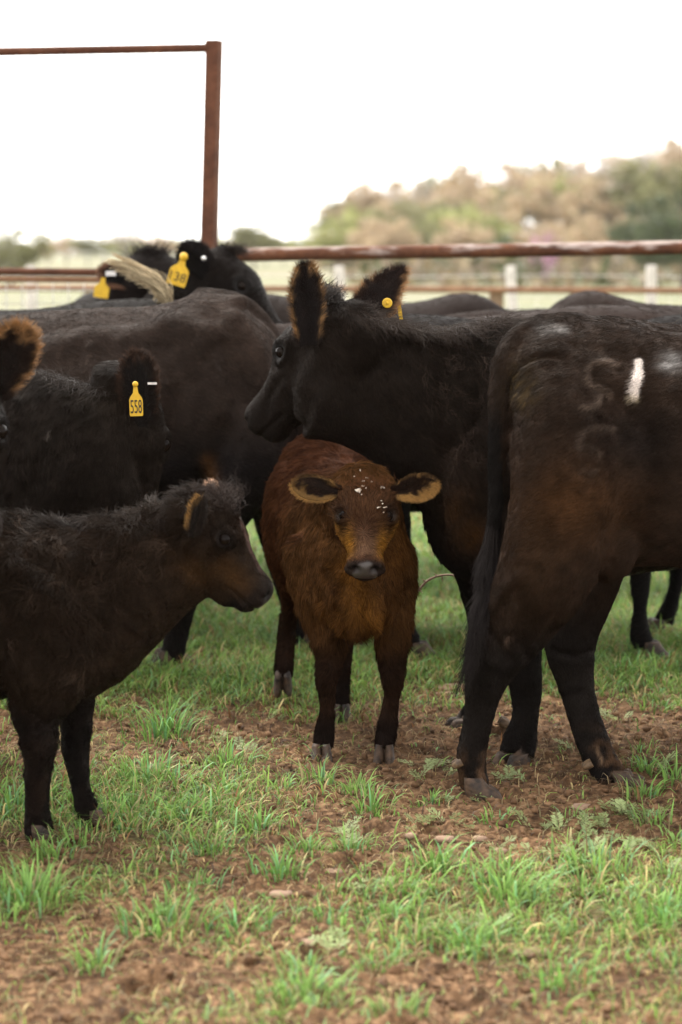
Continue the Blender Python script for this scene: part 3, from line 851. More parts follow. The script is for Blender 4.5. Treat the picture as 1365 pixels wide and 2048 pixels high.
# ================================================================== trees on the hillside
TREE_KINDS = {  # leaf colours paled: part of the hillside haze is painted into them
    'olive_tree': ((0.21, 0.205, 0.095), 1.0, 4200), 'green_tree': ((0.31, 0.32, 0.125), 1.0, 4200), 'dark_tree': ((0.085, 0.105, 0.052), 1.0, 4400),
    'budding_tree': ((0.43, 0.33, 0.215), .9, 4000), 'bare_tree': ((0.35, 0.295, 0.255), .75, 3400), 'blossoming_tree': ((0.52, 0.27, 0.44), .8, 2600)}
M_BARK = simple_mat('bark', (0.07, 0.055, 0.045), (0.18, 0.15, 0.125), 8, 0.9, 0.5, stretch=(3, 3, 1))
_treedata = {}
def tree_meshes(kind, var):
    if (kind, var) in _treedata: return _treedata[(kind, var)]
    col, dens, nl = TREE_KINDS[kind]; rs = np.random.RandomState(hash_kind(kind) + var * 17)
    # unit tree: height 1, crown radius about .42
    tr = MB(); tips = []
    def branch(p, d, L, r, lev):
        q = p + d * L; m_ = (p + q) / 2 + rs.randn(3) * L * .06
        tr.tube([p, m_, q], [r, r * .8, r * .6], 6, ref=(0.3, 1, 0.2)); 
        if lev == 0: tips.append(q); return
        for _ in range(3 if lev > 1 else 4):
            nd = unit(d * .8 + rs.randn(3) * .62 + [0, 0, .18]); branch(q, nd, L * (.62 + .2 * rs.rand()), r * .58, lev - 1)
    branch(np.array([0, 0, -.03]), unit(np.array([rs.randn() * .05, rs.randn() * .05, 1])), .27, .022, 3)
    tips = np.array(tips)
    nc = 16; cl = tips[rs.randint(0, len(tips), nc)] * [1, 1, 1]
    ctr = np.array([0, 0, .60]); cl = np.concatenate([cl, ctr + unit(rs.randn(44, 3)) * (rs.rand(44, 1) ** .4) * [.37, .37, .31]])
    cl[:, 2] = np.clip(cl[:, 2], .12, .90)
    rr = .055 + .07 * rs.rand(len(cl))
    ci = rs.randint(0, len(cl), nl); pos = cl[ci] + unit(rs.randn(nl, 3)) * rr[ci][:, None] * (.5 + .6 * rs.rand(nl, 1))
    sz = (.013 + .012 * rs.rand(nl))[:, None] * (1.0 if dens > .8 else .62)
    n_ = unit(rs.randn(nl, 3) + [0, 0, .5]); e1 = unit(np.cross(n_, rs.randn(nl, 3))); e2 = np.cross(n_, e1)
    V = np.stack([pos - e1 * sz, pos + e2 * sz * .6, pos + e1 * sz, pos - e2 * sz * .6], 1).reshape(-1, 3)
    F = np.arange(nl * 4).reshape(-1, 4)
    tint = (.75 + .5 * rs.rand(len(cl)))[ci][:, None] * (.8 + .4 * rs.rand(nl, 1))
    C = np.array(col) * tint; C = C * (1 + (rs.rand(nl, 3) - .5) * .12)
    crown = mesh_data('crown', V, F, False); add_attr(crown, 'col', 'FLOAT_COLOR', 'POINT', rgba(np.repeat(C, 4, 0)))
    crown.materials.append(M_LEAF)
    trunk = tr.mesh('trunk'); trunk.materials.append(M_BARK)
    _treedata[(kind, var)] = (trunk, crown); return trunk, crown
def hash_kind(k): return sum(ord(c) * (i + 3) for i, c in enumerate(k)) % 5000

TREE_WORDS = {'olive_tree': 'olive green bushy tree', 'green_tree': 'fresh yellow green tree', 'dark_tree': 'dense dark green tree', 'budding_tree': 'tan budding tree', 'bare_tree': 'bare grey brown tree', 'blossoming_tree': 'small tree in pink blossom'}
def place_tree(kind, px, ptop, d, wide=1.0, label=None, group=None, hmin=3.0, seed=0):
    rs = np.random.RandomState(abs(seed + int(px) * 3 + 7))
    top = P(px, ptop, d); g = float(hill(np.array([top[0]]), np.array([top[1]]))[0])
    h = max(hmin, (top[2] - g) / .97)
    tr, cr = tree_meshes(kind, rs.randint(0, 2))
    root = empty(kind, (top[0], top[1], top[2] - .97 * h if top[2] - .97 * h < g else g)); root.rotation_euler[2] = rs.rand() * 6.28; root.scale = (h * wide, h * wide, h)
    for nm, me in (('trunk', tr), ('crown', cr)):
        o = bpy.data.objects.new(nm, me); COL.objects.link(o); o.parent = root
    tag(root, label or (TREE_WORDS[kind] + ' on the hillside behind the fence'), 'tree', group or ('trees on the hillside behind the pipe rail'))

def trees():
    sil = lambda px: np.interp(px, [620, 650, 700, 740, 800, 870, 960, 1080, 1150, 1230, 1265, 1290, 1330, 1365, 1500, 1750], [440, 412, 362, 350, 338, 338, 305, 297, 292, 290, 272, 240, 255, 272, 260, 255])
    rs = np.random.RandomState(5)
    ORD = ['first', 'second', 'third', 'fourth', 'fifth', 'sixth', 'seventh', 'eighth', 'ninth', 'tenth', 'eleventh', 'twelfth', 'thirteenth', 'fourteenth', 'fifteenth', 'sixteenth', 'seventeenth', 'eighteenth', 'nineteenth', 'twentieth',
           'twenty-first', 'twenty-second', 'twenty-third', 'twenty-fourth', 'twenty-fifth', 'twenty-sixth', 'twenty-seventh', 'twenty-eighth']
    SHORT = {'olive_tree': 'olive green tree', 'green_tree': 'yellow green tree', 'dark_tree': 'dark green tree', 'budding_tree': 'tan budding tree', 'bare_tree': 'bare grey brown tree'}
    def name_of(kind, px, row, count):
        if px > 1365: count[1] += 1; return '%s of the %s, %s past the right edge' % (SHORT[kind], row, ORD[count[1] - 1])
        if px < 0: count[2] += 1; return '%s of the %s, %s past the left edge' % (SHORT[kind], row, ORD[count[2] - 1])
        count[0] += 1; return '%s of the %s, %s from the left' % (SHORT[kind], row, ORD[count[0] - 1])
    i = 0
    cnt = [0, 0, 0]
    for px in np.arange(640, 1560, 42):                       # ridge
        kind = ['bare_tree', 'olive_tree', 'budding_tree', 'bare_tree', 'budding_tree'][i % 5]; i += 1
        if abs(px - 1290) < 25: kind = 'bare_tree'
        place_tree(kind, px + rs.randn() * 6, sil(px) + rs.rand() * 14, 235 + rs.rand() * 25, 1.0 + .3 * rs.rand(), name_of(kind, px, 'ridge row', cnt), hmin=6.0, seed=i)
    cnt = [0, 0, 0]
    for px in np.arange(655, 1560, 58):                       # middle of the slope
        kind = ['olive_tree', 'budding_tree', 'green_tree', 'budding_tree', 'bare_tree', 'olive_tree', 'budding_tree'][i % 7]; i += 1
        place_tree(kind, px + rs.randn() * 8, sil(px) + 50 + rs.rand() * 16, 195 + rs.rand() * 15, 1.1 + .3 * rs.rand(), name_of(kind, px, 'middle slope row', cnt), hmin=5.0, seed=i)
    cnt = [0, 0, 0]
    for px in np.arange(665, 1560, 66):                       # foot of the slope
        kind = ['budding_tree', 'olive_tree', 'budding_tree', 'green_tree', 'budding_tree'][i % 5]; i += 1
        place_tree(kind, px + rs.randn() * 8, 430 + rs.rand() * 16, 150 + rs.rand() * 15, 1.2 + .4 * rs.rand(), name_of(kind, px, 'hill foot row', cnt), hmin=2.6, seed=i)
    place_tree('green_tree', 925, 405, 165, 1.5, 'broad yellow green tree in the middle of the hillside', hmin=3, seed=1)
    place_tree('olive_tree', 800, 395, 185, 1.2, 'rounded olive tree at the left shoulder of the hill', hmin=3, seed=2)
    place_tree('budding_tree', 1180, 425, 130, 1.1, 'peach coloured budding tree left of the dark trees', hmin=3, seed=3)
    place_tree('blossoming_tree', 1092, 458, 128, .8, 'small tree in pink blossom just above the pipe rail', hmin=1.2, seed=4)
    place_tree('dark_tree', 1300, 398, 112, 1.1, 'dark green tree above the right fence post, left of the taller dark one', hmin=3, seed=5)
    place_tree('dark_tree', 1372, 378, 108, 1.2, 'tallest dark green tree cut by the right edge', hmin=3, seed=6)
    place_tree('dark_tree', 1480, 370, 112, 1.2, 'dark green tree past the right edge', hmin=3, seed=7)
    place_tree('dark_tree', 1010, 470, 140, 1.5, 'low dark bush above the middle white post', hmin=1.4, seed=8)
    # left of the tall post: a low far line
    place_tree('olive_tree', 22, 445, 125, 1.7, 'round olive green tree at the left edge above the double rail', hmin=2, seed=9)
    place_tree('olive_tree', -90, 450, 130, 1.3, 'olive green tree beyond the left edge', hmin=2, seed=10)
    place_tree('bare_tree', 250, 415, 210, 1.0, 'faint bare tree rising over the low tree line', hmin=3, seed=11)
    place_tree('olive_tree', 505, 440, 200, 2.0, 'pale olive tree just right of the tall post', hmin=2, seed=12)
    cnt = [0, 0, 0]
    for px in np.arange(-150, 660, 36):
        kind = ['budding_tree', 'olive_tree', 'olive_tree', 'green_tree', 'budding_tree'][i % 5]; i += 1
        place_tree(kind, px + rs.randn() * 6, (464 if px > 120 else 476) + rs.rand() * 12, 250 + rs.rand() * 30, 1.7, name_of(kind, px, 'low line across the pasture', cnt), 'trees in the low line across the pasture', hmin=1.6, seed=i)
    # brush between the trunks
    n = 16000; x = -20 + 95 * rs.rand(n); y = 118 + 150 * rs.rand(n); keep = x > .01 * y * 1 - .5 + 6 * (rs.rand(n) - .3) ; x = x[keep]; y = y[keep]; n = len(x)
    z = hill(x, y) + rs.rand(n) ** 1.5 * 1.9 * sstep(-.2, 3, x - .0 * y)
    pos = np.stack([x, y, z], 1); e1 = unit(rs.randn(n, 3)); e2 = unit(np.cross(e1, rs.randn(n, 3))); s = .35 + .25 * rs.rand(n, 1)
    V = np.stack([pos - e1 * s, pos + e2 * s * .6, pos + e1 * s, pos - e2 * s * .6], 1).reshape(-1, 3)
    pal = np.array([(0.13, 0.12, 0.05), (0.22, 0.17, 0.10), (0.08, 0.085, 0.035), (0.20, 0.15, 0.11)])
    c = pal[(vnoise(pos, .08, 7) * 2 + 2 + rs.rand(n) * .9).astype(int) % 4] * (.7 + .6 * rs.rand(n, 1))
    me = mesh_data('brush', V, np.arange(n * 4).reshape(-1, 4), False); add_attr(me, 'col', 'FLOAT_COLOR', 'POINT', rgba(np.repeat(c, 4, 0)))
    o = link('brush', me, M_LEAF); tag(o, 'mixed brush filling the ground between the hillside trees', kind='stuff')

# ================================================================== ground cover
def blades(x, y, Ln, wd, az, lean, col, seg=4, z0=None, twist=0.3, seed=0):
    n = len(x); rs = np.random.RandomState(seed)
    z = gheight(x, y) if z0 is None else z0
    t = np.linspace(0, 1, seg + 1)
    d = np.stack([np.cos(az), np.sin(az)], 1); sd = np.stack([-np.sin(az + twist), np.cos(az + twist)], 1)
    droop = lean[:, None] * t[None] ** 1.6 * 1.0
    hz = Ln[:, None] * np.sin(np.minimum(droop, 2.0)) * t[None] ** .8
    vt = Ln[:, None] * (t[None] * np.cos(np.minimum(droop * .85, 1.45)))
    w = wd[:, None] * np.array([.8, 1.0, .85, .55, .05])[None, :] if seg == 4 else wd[:, None] * np.array([.9, 1, .6, .06])[None, :]
    cx = x[:, None] + d[:, :1] * hz; cy = y[:, None] + d[:, 1:] * hz; cz = z[:, None] + vt - .004
    L = np.stack([cx - sd[:, :1] * w, cy - sd[:, 1:] * w, cz], 2); R = np.stack([cx + sd[:, :1] * w, cy + sd[:, 1:] * w, cz + .15 * w], 2)
    V = np.stack([L, R], 2).reshape(-1, 3); m = (seg + 1) * 2
    k = np.arange(seg) * 2; q = np.stack([k, k + 1, k + 3, k + 2], 1)
    F = (np.arange(n)[:, None, None] * m + q[None]).reshape(-1, 4)
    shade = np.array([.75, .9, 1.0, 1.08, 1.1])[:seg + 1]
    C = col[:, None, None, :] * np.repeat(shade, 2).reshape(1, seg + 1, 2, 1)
    return V, F, np.broadcast_to(C, (n, seg + 1, 2, 3)).reshape(-1, 3)

FEET = []
def grass():
    rs = np.random.RandomState(77)
    Vs, Fs, Cs = [], [], []; off = 0
    def push(r):
        nonlocal off
        V, F, C = r; Vs.append(V); Fs.append(F + off); Cs.append(C); off += len(V)
    def palette(n, x, y, dry=.12):
        p = np.stack([x, y, 0 * x], 1)
        a = 0.5 + .5 * fbm(p, 2.5, 41, 2)
        c = np.array([0.105, 0.225, 0.038]) * (1 - a[:, None]) + np.array([0.22, 0.315, 0.075]) * a[:, None]
        blue = rs.rand(n) < .18; c[blue] = c[blue] * [0.95, 1.1, 2.0]
        dr = rs.rand(n) < dry; c[dr] = np.array([0.42, 0.33, 0.15]) * (.6 + .6 * rs.rand(dr.sum(), 1))
        br = rs.rand(n) < dry * .5; c[br] = np.array([0.22, 0.11, 0.05])
        return c * 1.18 * (.6 + .8 * rs.rand(n, 1))
    def scatter(n, y0, y1, wx, lo, hi, wlo, whi, thr, dry, seg=4, seed=0, tufty=.5, keepmin=.02):
        y = y0 + (y1 - y0) * rs.rand(n); half = .1415 * y + wx; x = (rs.rand(n) * 2 - 1) * half
        p = np.stack([x, y, 0 * x], 1)
        g = grass_density(x, y)
        tf = .5 + .5 * vnoise(p, 16, 55); tf2 = .5 + .5 * vnoise(p, 34, 56)
        pr = np.clip((g - thr) / (1 - thr), keepmin, 1) * (1 - tufty + tufty * sstep(.35, .8, .6 * tf + .4 * tf2) * 2)
        k = rs.rand(n) < pr; x, y, g, tf = x[k], y[k], g[k], tf[k]; n = len(x)
        # blades gather into tussocks
        cell = .055; gx = np.round(x / cell) * cell; gy = np.round(y / cell) * cell
        jx = (np.sin(gx * 913 + gy * 377) * .4) * cell; jy = (np.cos(gx * 531 + gy * 733) * .4) * cell
        pull = .55 * rs.rand(n); x = x + (gx + jx - x) * pull; y = y + (gy + jy - y) * pull
        Ln = (lo + (hi - lo) * rs.rand(n) ** 1.6) * (.55 + .6 * g) * (.75 + .5 * tf)
        az = np.arctan2(y - gy - jy, x - gx - jx) + rs.randn(n) * .9
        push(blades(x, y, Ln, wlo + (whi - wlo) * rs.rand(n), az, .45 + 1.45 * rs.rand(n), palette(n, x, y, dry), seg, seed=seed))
    scatter(90000, 4.25, 9.2, .45, .02, .065, .0012, .0024, .25, .25)
    scatter(24000, 4.25, 9.2, .45, .045, .11, .0016, .0030, .55, .10)
    scatter(30000, 4.25, 9.2, .45, .012, .04, .001, .002, .0, .5, seg=3, tufty=.2, keepmin=.4)
    scatter(95000, 7.5, 11.5, .6, .03, .095, .0016, .0032, .22, .14, seg=3)
    scatter(34000, 11.0, 17.0, .8, .07, .17, .003, .006, .1, .15, seg=3)
    n = 9000; y = 4.3 + 5 * rs.rand(n); x = (rs.rand(n) * 2 - 1) * (.1415 * y + .35)          # dead stems lying flat
    col = np.array([0.36, 0.27, 0.14]) * (.4 + .9 * rs.rand(n, 1)); k = rs.rand(n) < .35; col[k] = np.array([.10, .06, .035]) * (.6 + .8 * rs.rand(k.sum(), 1))
    push(blades(x, y, .02 + .05 * rs.rand(n) ** 2, .0008 + .0012 * rs.rand(n), rs.rand(n) * 6.28, 1.9 + .5 * rs.rand(n), col, 3, z0=gheight(x, y) + .006))
    # single tufts the eye picks out: (px, py, blades, length)
    extra = [(int(rs.rand() * 1500 - 60), int(1400 + 640 * rs.rand()), int(14 + 45 * rs.rand()), .06 + .05 * rs.rand()) for _ in range(40)]
    for px, py, nb, L in extra + [(1010, 1795, 130, .17), (875, 1740, 60, .15), (1200, 1745, 80, .17), (330, 1470, 120, .20), (300, 1560, 150, .13), (645, 1560, 40, .13), (745, 1620, 50, .12), (330, 1850, 120, .12), (240, 1640, 90, .13), (60, 1800, 200, .14),
                          (560, 1750, 60, .12), (610, 1990, 160, .11), (940, 1890, 120, .11), (1330, 1840, 120, .12), (1310, 1650, 40, .12), (1355, 1560, 30, .14), (20, 1620, 130, .17), (1000, 1640, 22, .07), (1280, 1500, 16, .08),
                          (110, 1710, 60, .10), (770, 1830, 60, .09), (520, 1660, 70, .1), (460, 1530, 80, .12), (1245, 1350, 90, .13), (1150, 1740, 40, .1), (420, 1700, 60, .1), (700, 1700, 50, .09), (1120, 1960, 90, .09)]:
        a = math.atan((py - 1024) / FPX) + PITCH; d = CAMZ / math.tan(a)
        c = P(px, py, d); r = .05 if nb > 70 else .028
        x = c[0] + rs.randn(nb) * r; y = c[1] + rs.randn(nb) * r
        az = np.arctan2(y - c[1], x - c[0]) + rs.randn(nb) * .5
        col = palette(nb, x, y, .06); col = col * [.92, 1.0, 1.1]
        push(blades(x, y, L * .8 * (.3 + .7 * rs.rand(nb)), .0015 + .002 * rs.rand(nb), az, .2 + 1.2 * rs.rand(nb), col, 4))
    V = np.concatenate(Vs); F = np.concatenate([f for f in Fs]); C = np.concatenate(Cs)
    me = mesh_data('grass', V, F); add_attr(me, 'col', 'FLOAT_COLOR', 'POINT', rgba(np.clip(C, 0, 1)))
    o = link('grass', me, M_BLADE); tag(o, 'uneven green and straw flecked grass growing out of the trampled soil', kind='stuff')
    print('grass faces', len(F))

def weeds():
    """pale feathery ground weeds"""
    rs = np.random.RandomState(19); Vs, Cs = [], []
    spots = [(1010, 1555, 5), (860, 1535, 5), (830, 1560, 3), (1250, 1620, 9), (1200, 1650, 8), (1290, 1640, 6), (1160, 1670, 6), (1090, 1660, 6), (1060, 1640, 4), (1180, 1700, 7), (1150, 1715, 5), (700, 1690, 6), (730, 1780, 5), (690, 1670, 5), (840, 1650, 4), (910, 1655, 3),
             (1130, 1490, 3), (1300, 1530, 4), (880, 1600, 3), (960, 1600, 3), (540, 1440, 3), (470, 1500, 4), (1290, 1700, 5), (1340, 1740, 5), (1030, 1700, 4), (980, 1860, 4), (650, 1900, 4), (420, 1480, 4), (380, 1420, 3), (1240, 1440, 3), (905, 1540, 3), (1230, 1690, 5)]
    for px, py, nf in spots:
        a = math.atan((py - 1024) / FPX) + PITCH; d = CAMZ / math.tan(a); c = P(px, py, d)
        for _ in range(int(nf * 1.6)):
            az = rs.rand() * 6.28; L = .035 + .035 * rs.rand(); el = .25 + .6 * rs.rand()
            b = np.array([c[0] + rs.randn() * .028, c[1] + rs.randn() * .028, 0]); b[2] = gheight(b[:1], b[1:2])[0]
            dr = np.array([math.cos(az) * math.cos(el), math.sin(az) * math.cos(el), math.sin(el)]); sd = unit(np.cross(dr, [0, 0, 1.0])); up = np.cross(sd, dr)
            col = np.array([0.30, 0.36, 0.16]) * (.75 + .5 * rs.rand())
            for i in range(11):
                s = (i + 1) / 11.5; p = b + dr * L * s - up * (-.15 + s * s * .2) * L * .6
                for sg in (1, -1):
                    ll = L * .34 * math.sin(PI * min(1, s * .9 + .12)); q = unit(dr * .7 + sd * sg + up * rs.randn() * .3)
                    e = unit(np.cross(q, up)) * ll * .15
                    Vs.append([p, p + q * ll * .55 + e, p + q * ll, p + q * ll * .55 - e]); Cs += [col * (.85 + .3 * rs.rand())] * 4
            Vs.append([b - sd * .0007, b + sd * .0007, b + dr * L, b + dr * L * .98]); Cs += [col * .8] * 4
    V = np.array(Vs).reshape(-1, 3)
    me = mesh_data('feathery_weeds', V, np.arange(len(V)).reshape(-1, 4), False); add_attr(me, 'col', 'FLOAT_COLOR', 'POINT', rgba(np.array(Cs)))
    o = link('feathery_weeds', me, M_BLADE); tag(o, 'pale green feathery weeds low on the bare soil', kind='stuff')

def clods():
    rs = np.random.RandomState(29); n = 9000
    y = 4.3 + 5.2 * rs.rand(n) ** 1.1; x = (rs.rand(n) * 2 - 1) * (.1415 * y + .3)
    k = rs.rand(n) < 1.15 - grass_density(x, y); x, y = x[k], y[k]; n = len(x)
    r = .0035 + .011 * rs.rand(n) ** 3.2; z = gheight(x, y) + r * .2
    v0, f0 = uv_ball((0, 0, 0), 1.0, None, 7, 5)
    m = len(v0)
    V = v0[None] * (1 + .55 * (rs.rand(n, m, 1) - .5)) * r[:, None, None] * (.7 + .6 * rs.rand(n, 1, 3)) * [1, 1, .7] + np.stack([x, y, z], 1)[:, None]
    F = (np.arange(n)[:, None, None] * m + f0[None]).reshape(-1, 3)
    me = mesh_data('soil_clods', V.reshape(-1, 3), F, True)
    mt = simple_mat('clod_soil', (0.062, 0.032, 0.015), (0.20, 0.112, 0.058), 9, .95, .5)
    o = link('soil_clods', me, mt); tag(o, 'crumbled clods of reddish soil scattered over the mud', kind='stuff')
    # flat pale stones / dry crusts
    m_ = simple_mat('pale_crust', (0.20, 0.125, 0.08), (0.34, 0.23, 0.16), 30, .9, .4)
    S = MB()
    for px, py, w in [(905, 1370, .075), (960, 1675, .022), (890, 1680, .03), (822, 1676, .016), (1000, 1700, .02), (1170, 1610, .04), (900, 1385, .05), (670, 1725, .03), (560, 1790, .03), (1120, 1770, .04), (1240, 1790, .035), (620, 1890, .03), (1060, 1905, .05)]:
        a = math.atan((py - 1024) / FPX) + PITCH; d = CAMZ / math.tan(a); c = P(px, py, d); c[2] = gheight(c[:1], c[1:2])[0] + .003
        vv = v0 * (1 + .35 * (rs.rand(m, 1) - .5)) * [w, w * .8, .009]; vv = vv * (1 + .5 * fbm(vv + c * 3, 40, 5, 2)[:, None] * [1, 1, 0]); S.add(vv + c, f0)
    o = link('soil_crust', S.mesh('soil_crust'), m_); tag(o, 'flat pale crusts of dried soil', kind='stuff')

def twig():
    root = empty('thorny_twig', P(842, 1250, 7.5) * [1, 1, 0]); tag(root, 'bare thorny twig curving up right of the brown calf', 'twig')
    mt = simple_mat('twig_bark', (0.36, 0.23, 0.17), (0.55, 0.38, 0.29), 60, .8, .3)
    d = 7.45; g = P(796, P_ground_py(d), d); g[2] = 0
    m = MB(); pts = catmull(np.array([g, P(800, 1290, d), P(820, 1210, d), P(845, 1172, d), P(858, 1160, d), P(873, 1153, d), P(890, 1150, d), P(908, 1150, d)]), 4)
    m.tube(pts, np.linspace(.005, .0028, len(pts)), 7, ref=(0, 1, 0.2)); link('stem', m.mesh('stem'), mt, root)
    for a, b in (((853, 1165), (844, 1157)), ((876, 1153), (868, 1146)), ((884, 1152), (886, 1164)), ((906, 1150), (912, 1158)), ((840, 1180), (846, 1186))):
        m = MB(); p, q = P(*a, d), P(*b, d); m.tube([p, (p + q) / 2, q], [.0026, .002, .0005], 6, ref=(0, 1, .2)); link('thorn', m.mesh('thorn'), mt, root)

def haze():
    m = bpy.data.materials.new('haze'); m.use_nodes = True; N = m.node_tree.nodes; L = m.node_tree.links
    N.remove(N['Principled BSDF']); v = N.new('ShaderNodeVolumePrincipled')
    v.inputs['Color'].default_value = (0.97, 0.97, 0.97, 1); v.inputs['Density'].default_value = 0.00012; v.inputs['Anisotropy'].default_value = 0.0
    L.new(v.outputs[0], N['Material Output'].inputs['Volume'])
    b = MB(); b.box((60, 205, 9.0), (400, 215, 11.0)); o = link('haze', b.mesh('haze', False), m); tag(o, 'thin pale haze lying over the pasture and hillside', kind='stuff')


build_ground(); rails(); trees()

# ================================================================== the animals, near to far
def gauss_px(q, cx, cy, rx, ry=None):
    ry = ry or rx
    return np.exp(-(((q[:, 0] - cx) / rx) ** 2 + ((q[:, 1] - cy) / ry) ** 2))

def mixc(C, col, k):
    return C * (1 - k[:, None]) + np.asarray(col) * k[:, None]

EAR_DARK = (0.012, 0.009, 0.008)

def muzzle_common(h, V, C, gloss, L, padcol=(0.045, 0.036, 0.034), skin=True):
    """bare wet nose pad, short hair on the face"""
    q = h.l(V)
    pad = sstep(0.90, 0.94, q[:, 0] - 0.10 * np.abs(q[:, 1] / 0.12) ** 2 + 0.02 * vnoise(V, 60, 2)) * sstep(-0.16, -0.12, q[:, 2]) * sstep(0.15, 0.10, q[:, 2]) * (np.abs(q[:, 1]) < 0.3)
    inhead = (np.abs(q[:, 1]) < 0.45) & (q[:, 0] > -0.2) & (q[:, 0] < 1.3) & (np.abs(q[:, 2]) < 0.8)
    pad = pad * inhead
    C = mixc(C, padcol, pad)
    gloss = np.maximum(gloss, pad * (0.85 + 0.15 * vnoise(V, 90, 8)))
    # hair shortens towards the muzzle and round the eyes
    k = inhead * sstep(0.45, 0.95, q[:, 0])
    L = L * (1 - 0.70 * k) * (1 - pad) * (1 - inhead * 0.25 * sstep(0.05, 0.25, q[:, 0]))
    for sg in (1, -1):
        e = q - h.ey * [1, sg, 1]; r = np.sqrt((e ** 2).sum(1))
        lid = np.exp(-(r / 0.085) ** 2)
        C = mixc(C, (0.010, 0.008, 0.007), lid * 0.85); L = L * (1 - 0.9 * np.exp(-(r / 0.075) ** 4))
        gloss = np.maximum(gloss, 0.6 * np.exp(-(r / 0.07) ** 4))
        n_ = q - np.array([1.0, sg * 0.088, 0.02]); n_[:, 0] *= 0.6; rr = np.sqrt((n_ ** 2).sum(1))
        C = mixc(C, (0.003, 0.002, 0.002), np.exp(-(rr / 0.046) ** 4)); gloss = gloss * (1 - np.exp(-(rr / 0.05) ** 4)); L = L * (1 - np.exp(-(rr / 0.06) ** 4))
    return C, gloss, L, pad

def add_hair(name, batches, root):
    return hair_object(name, batches, root)

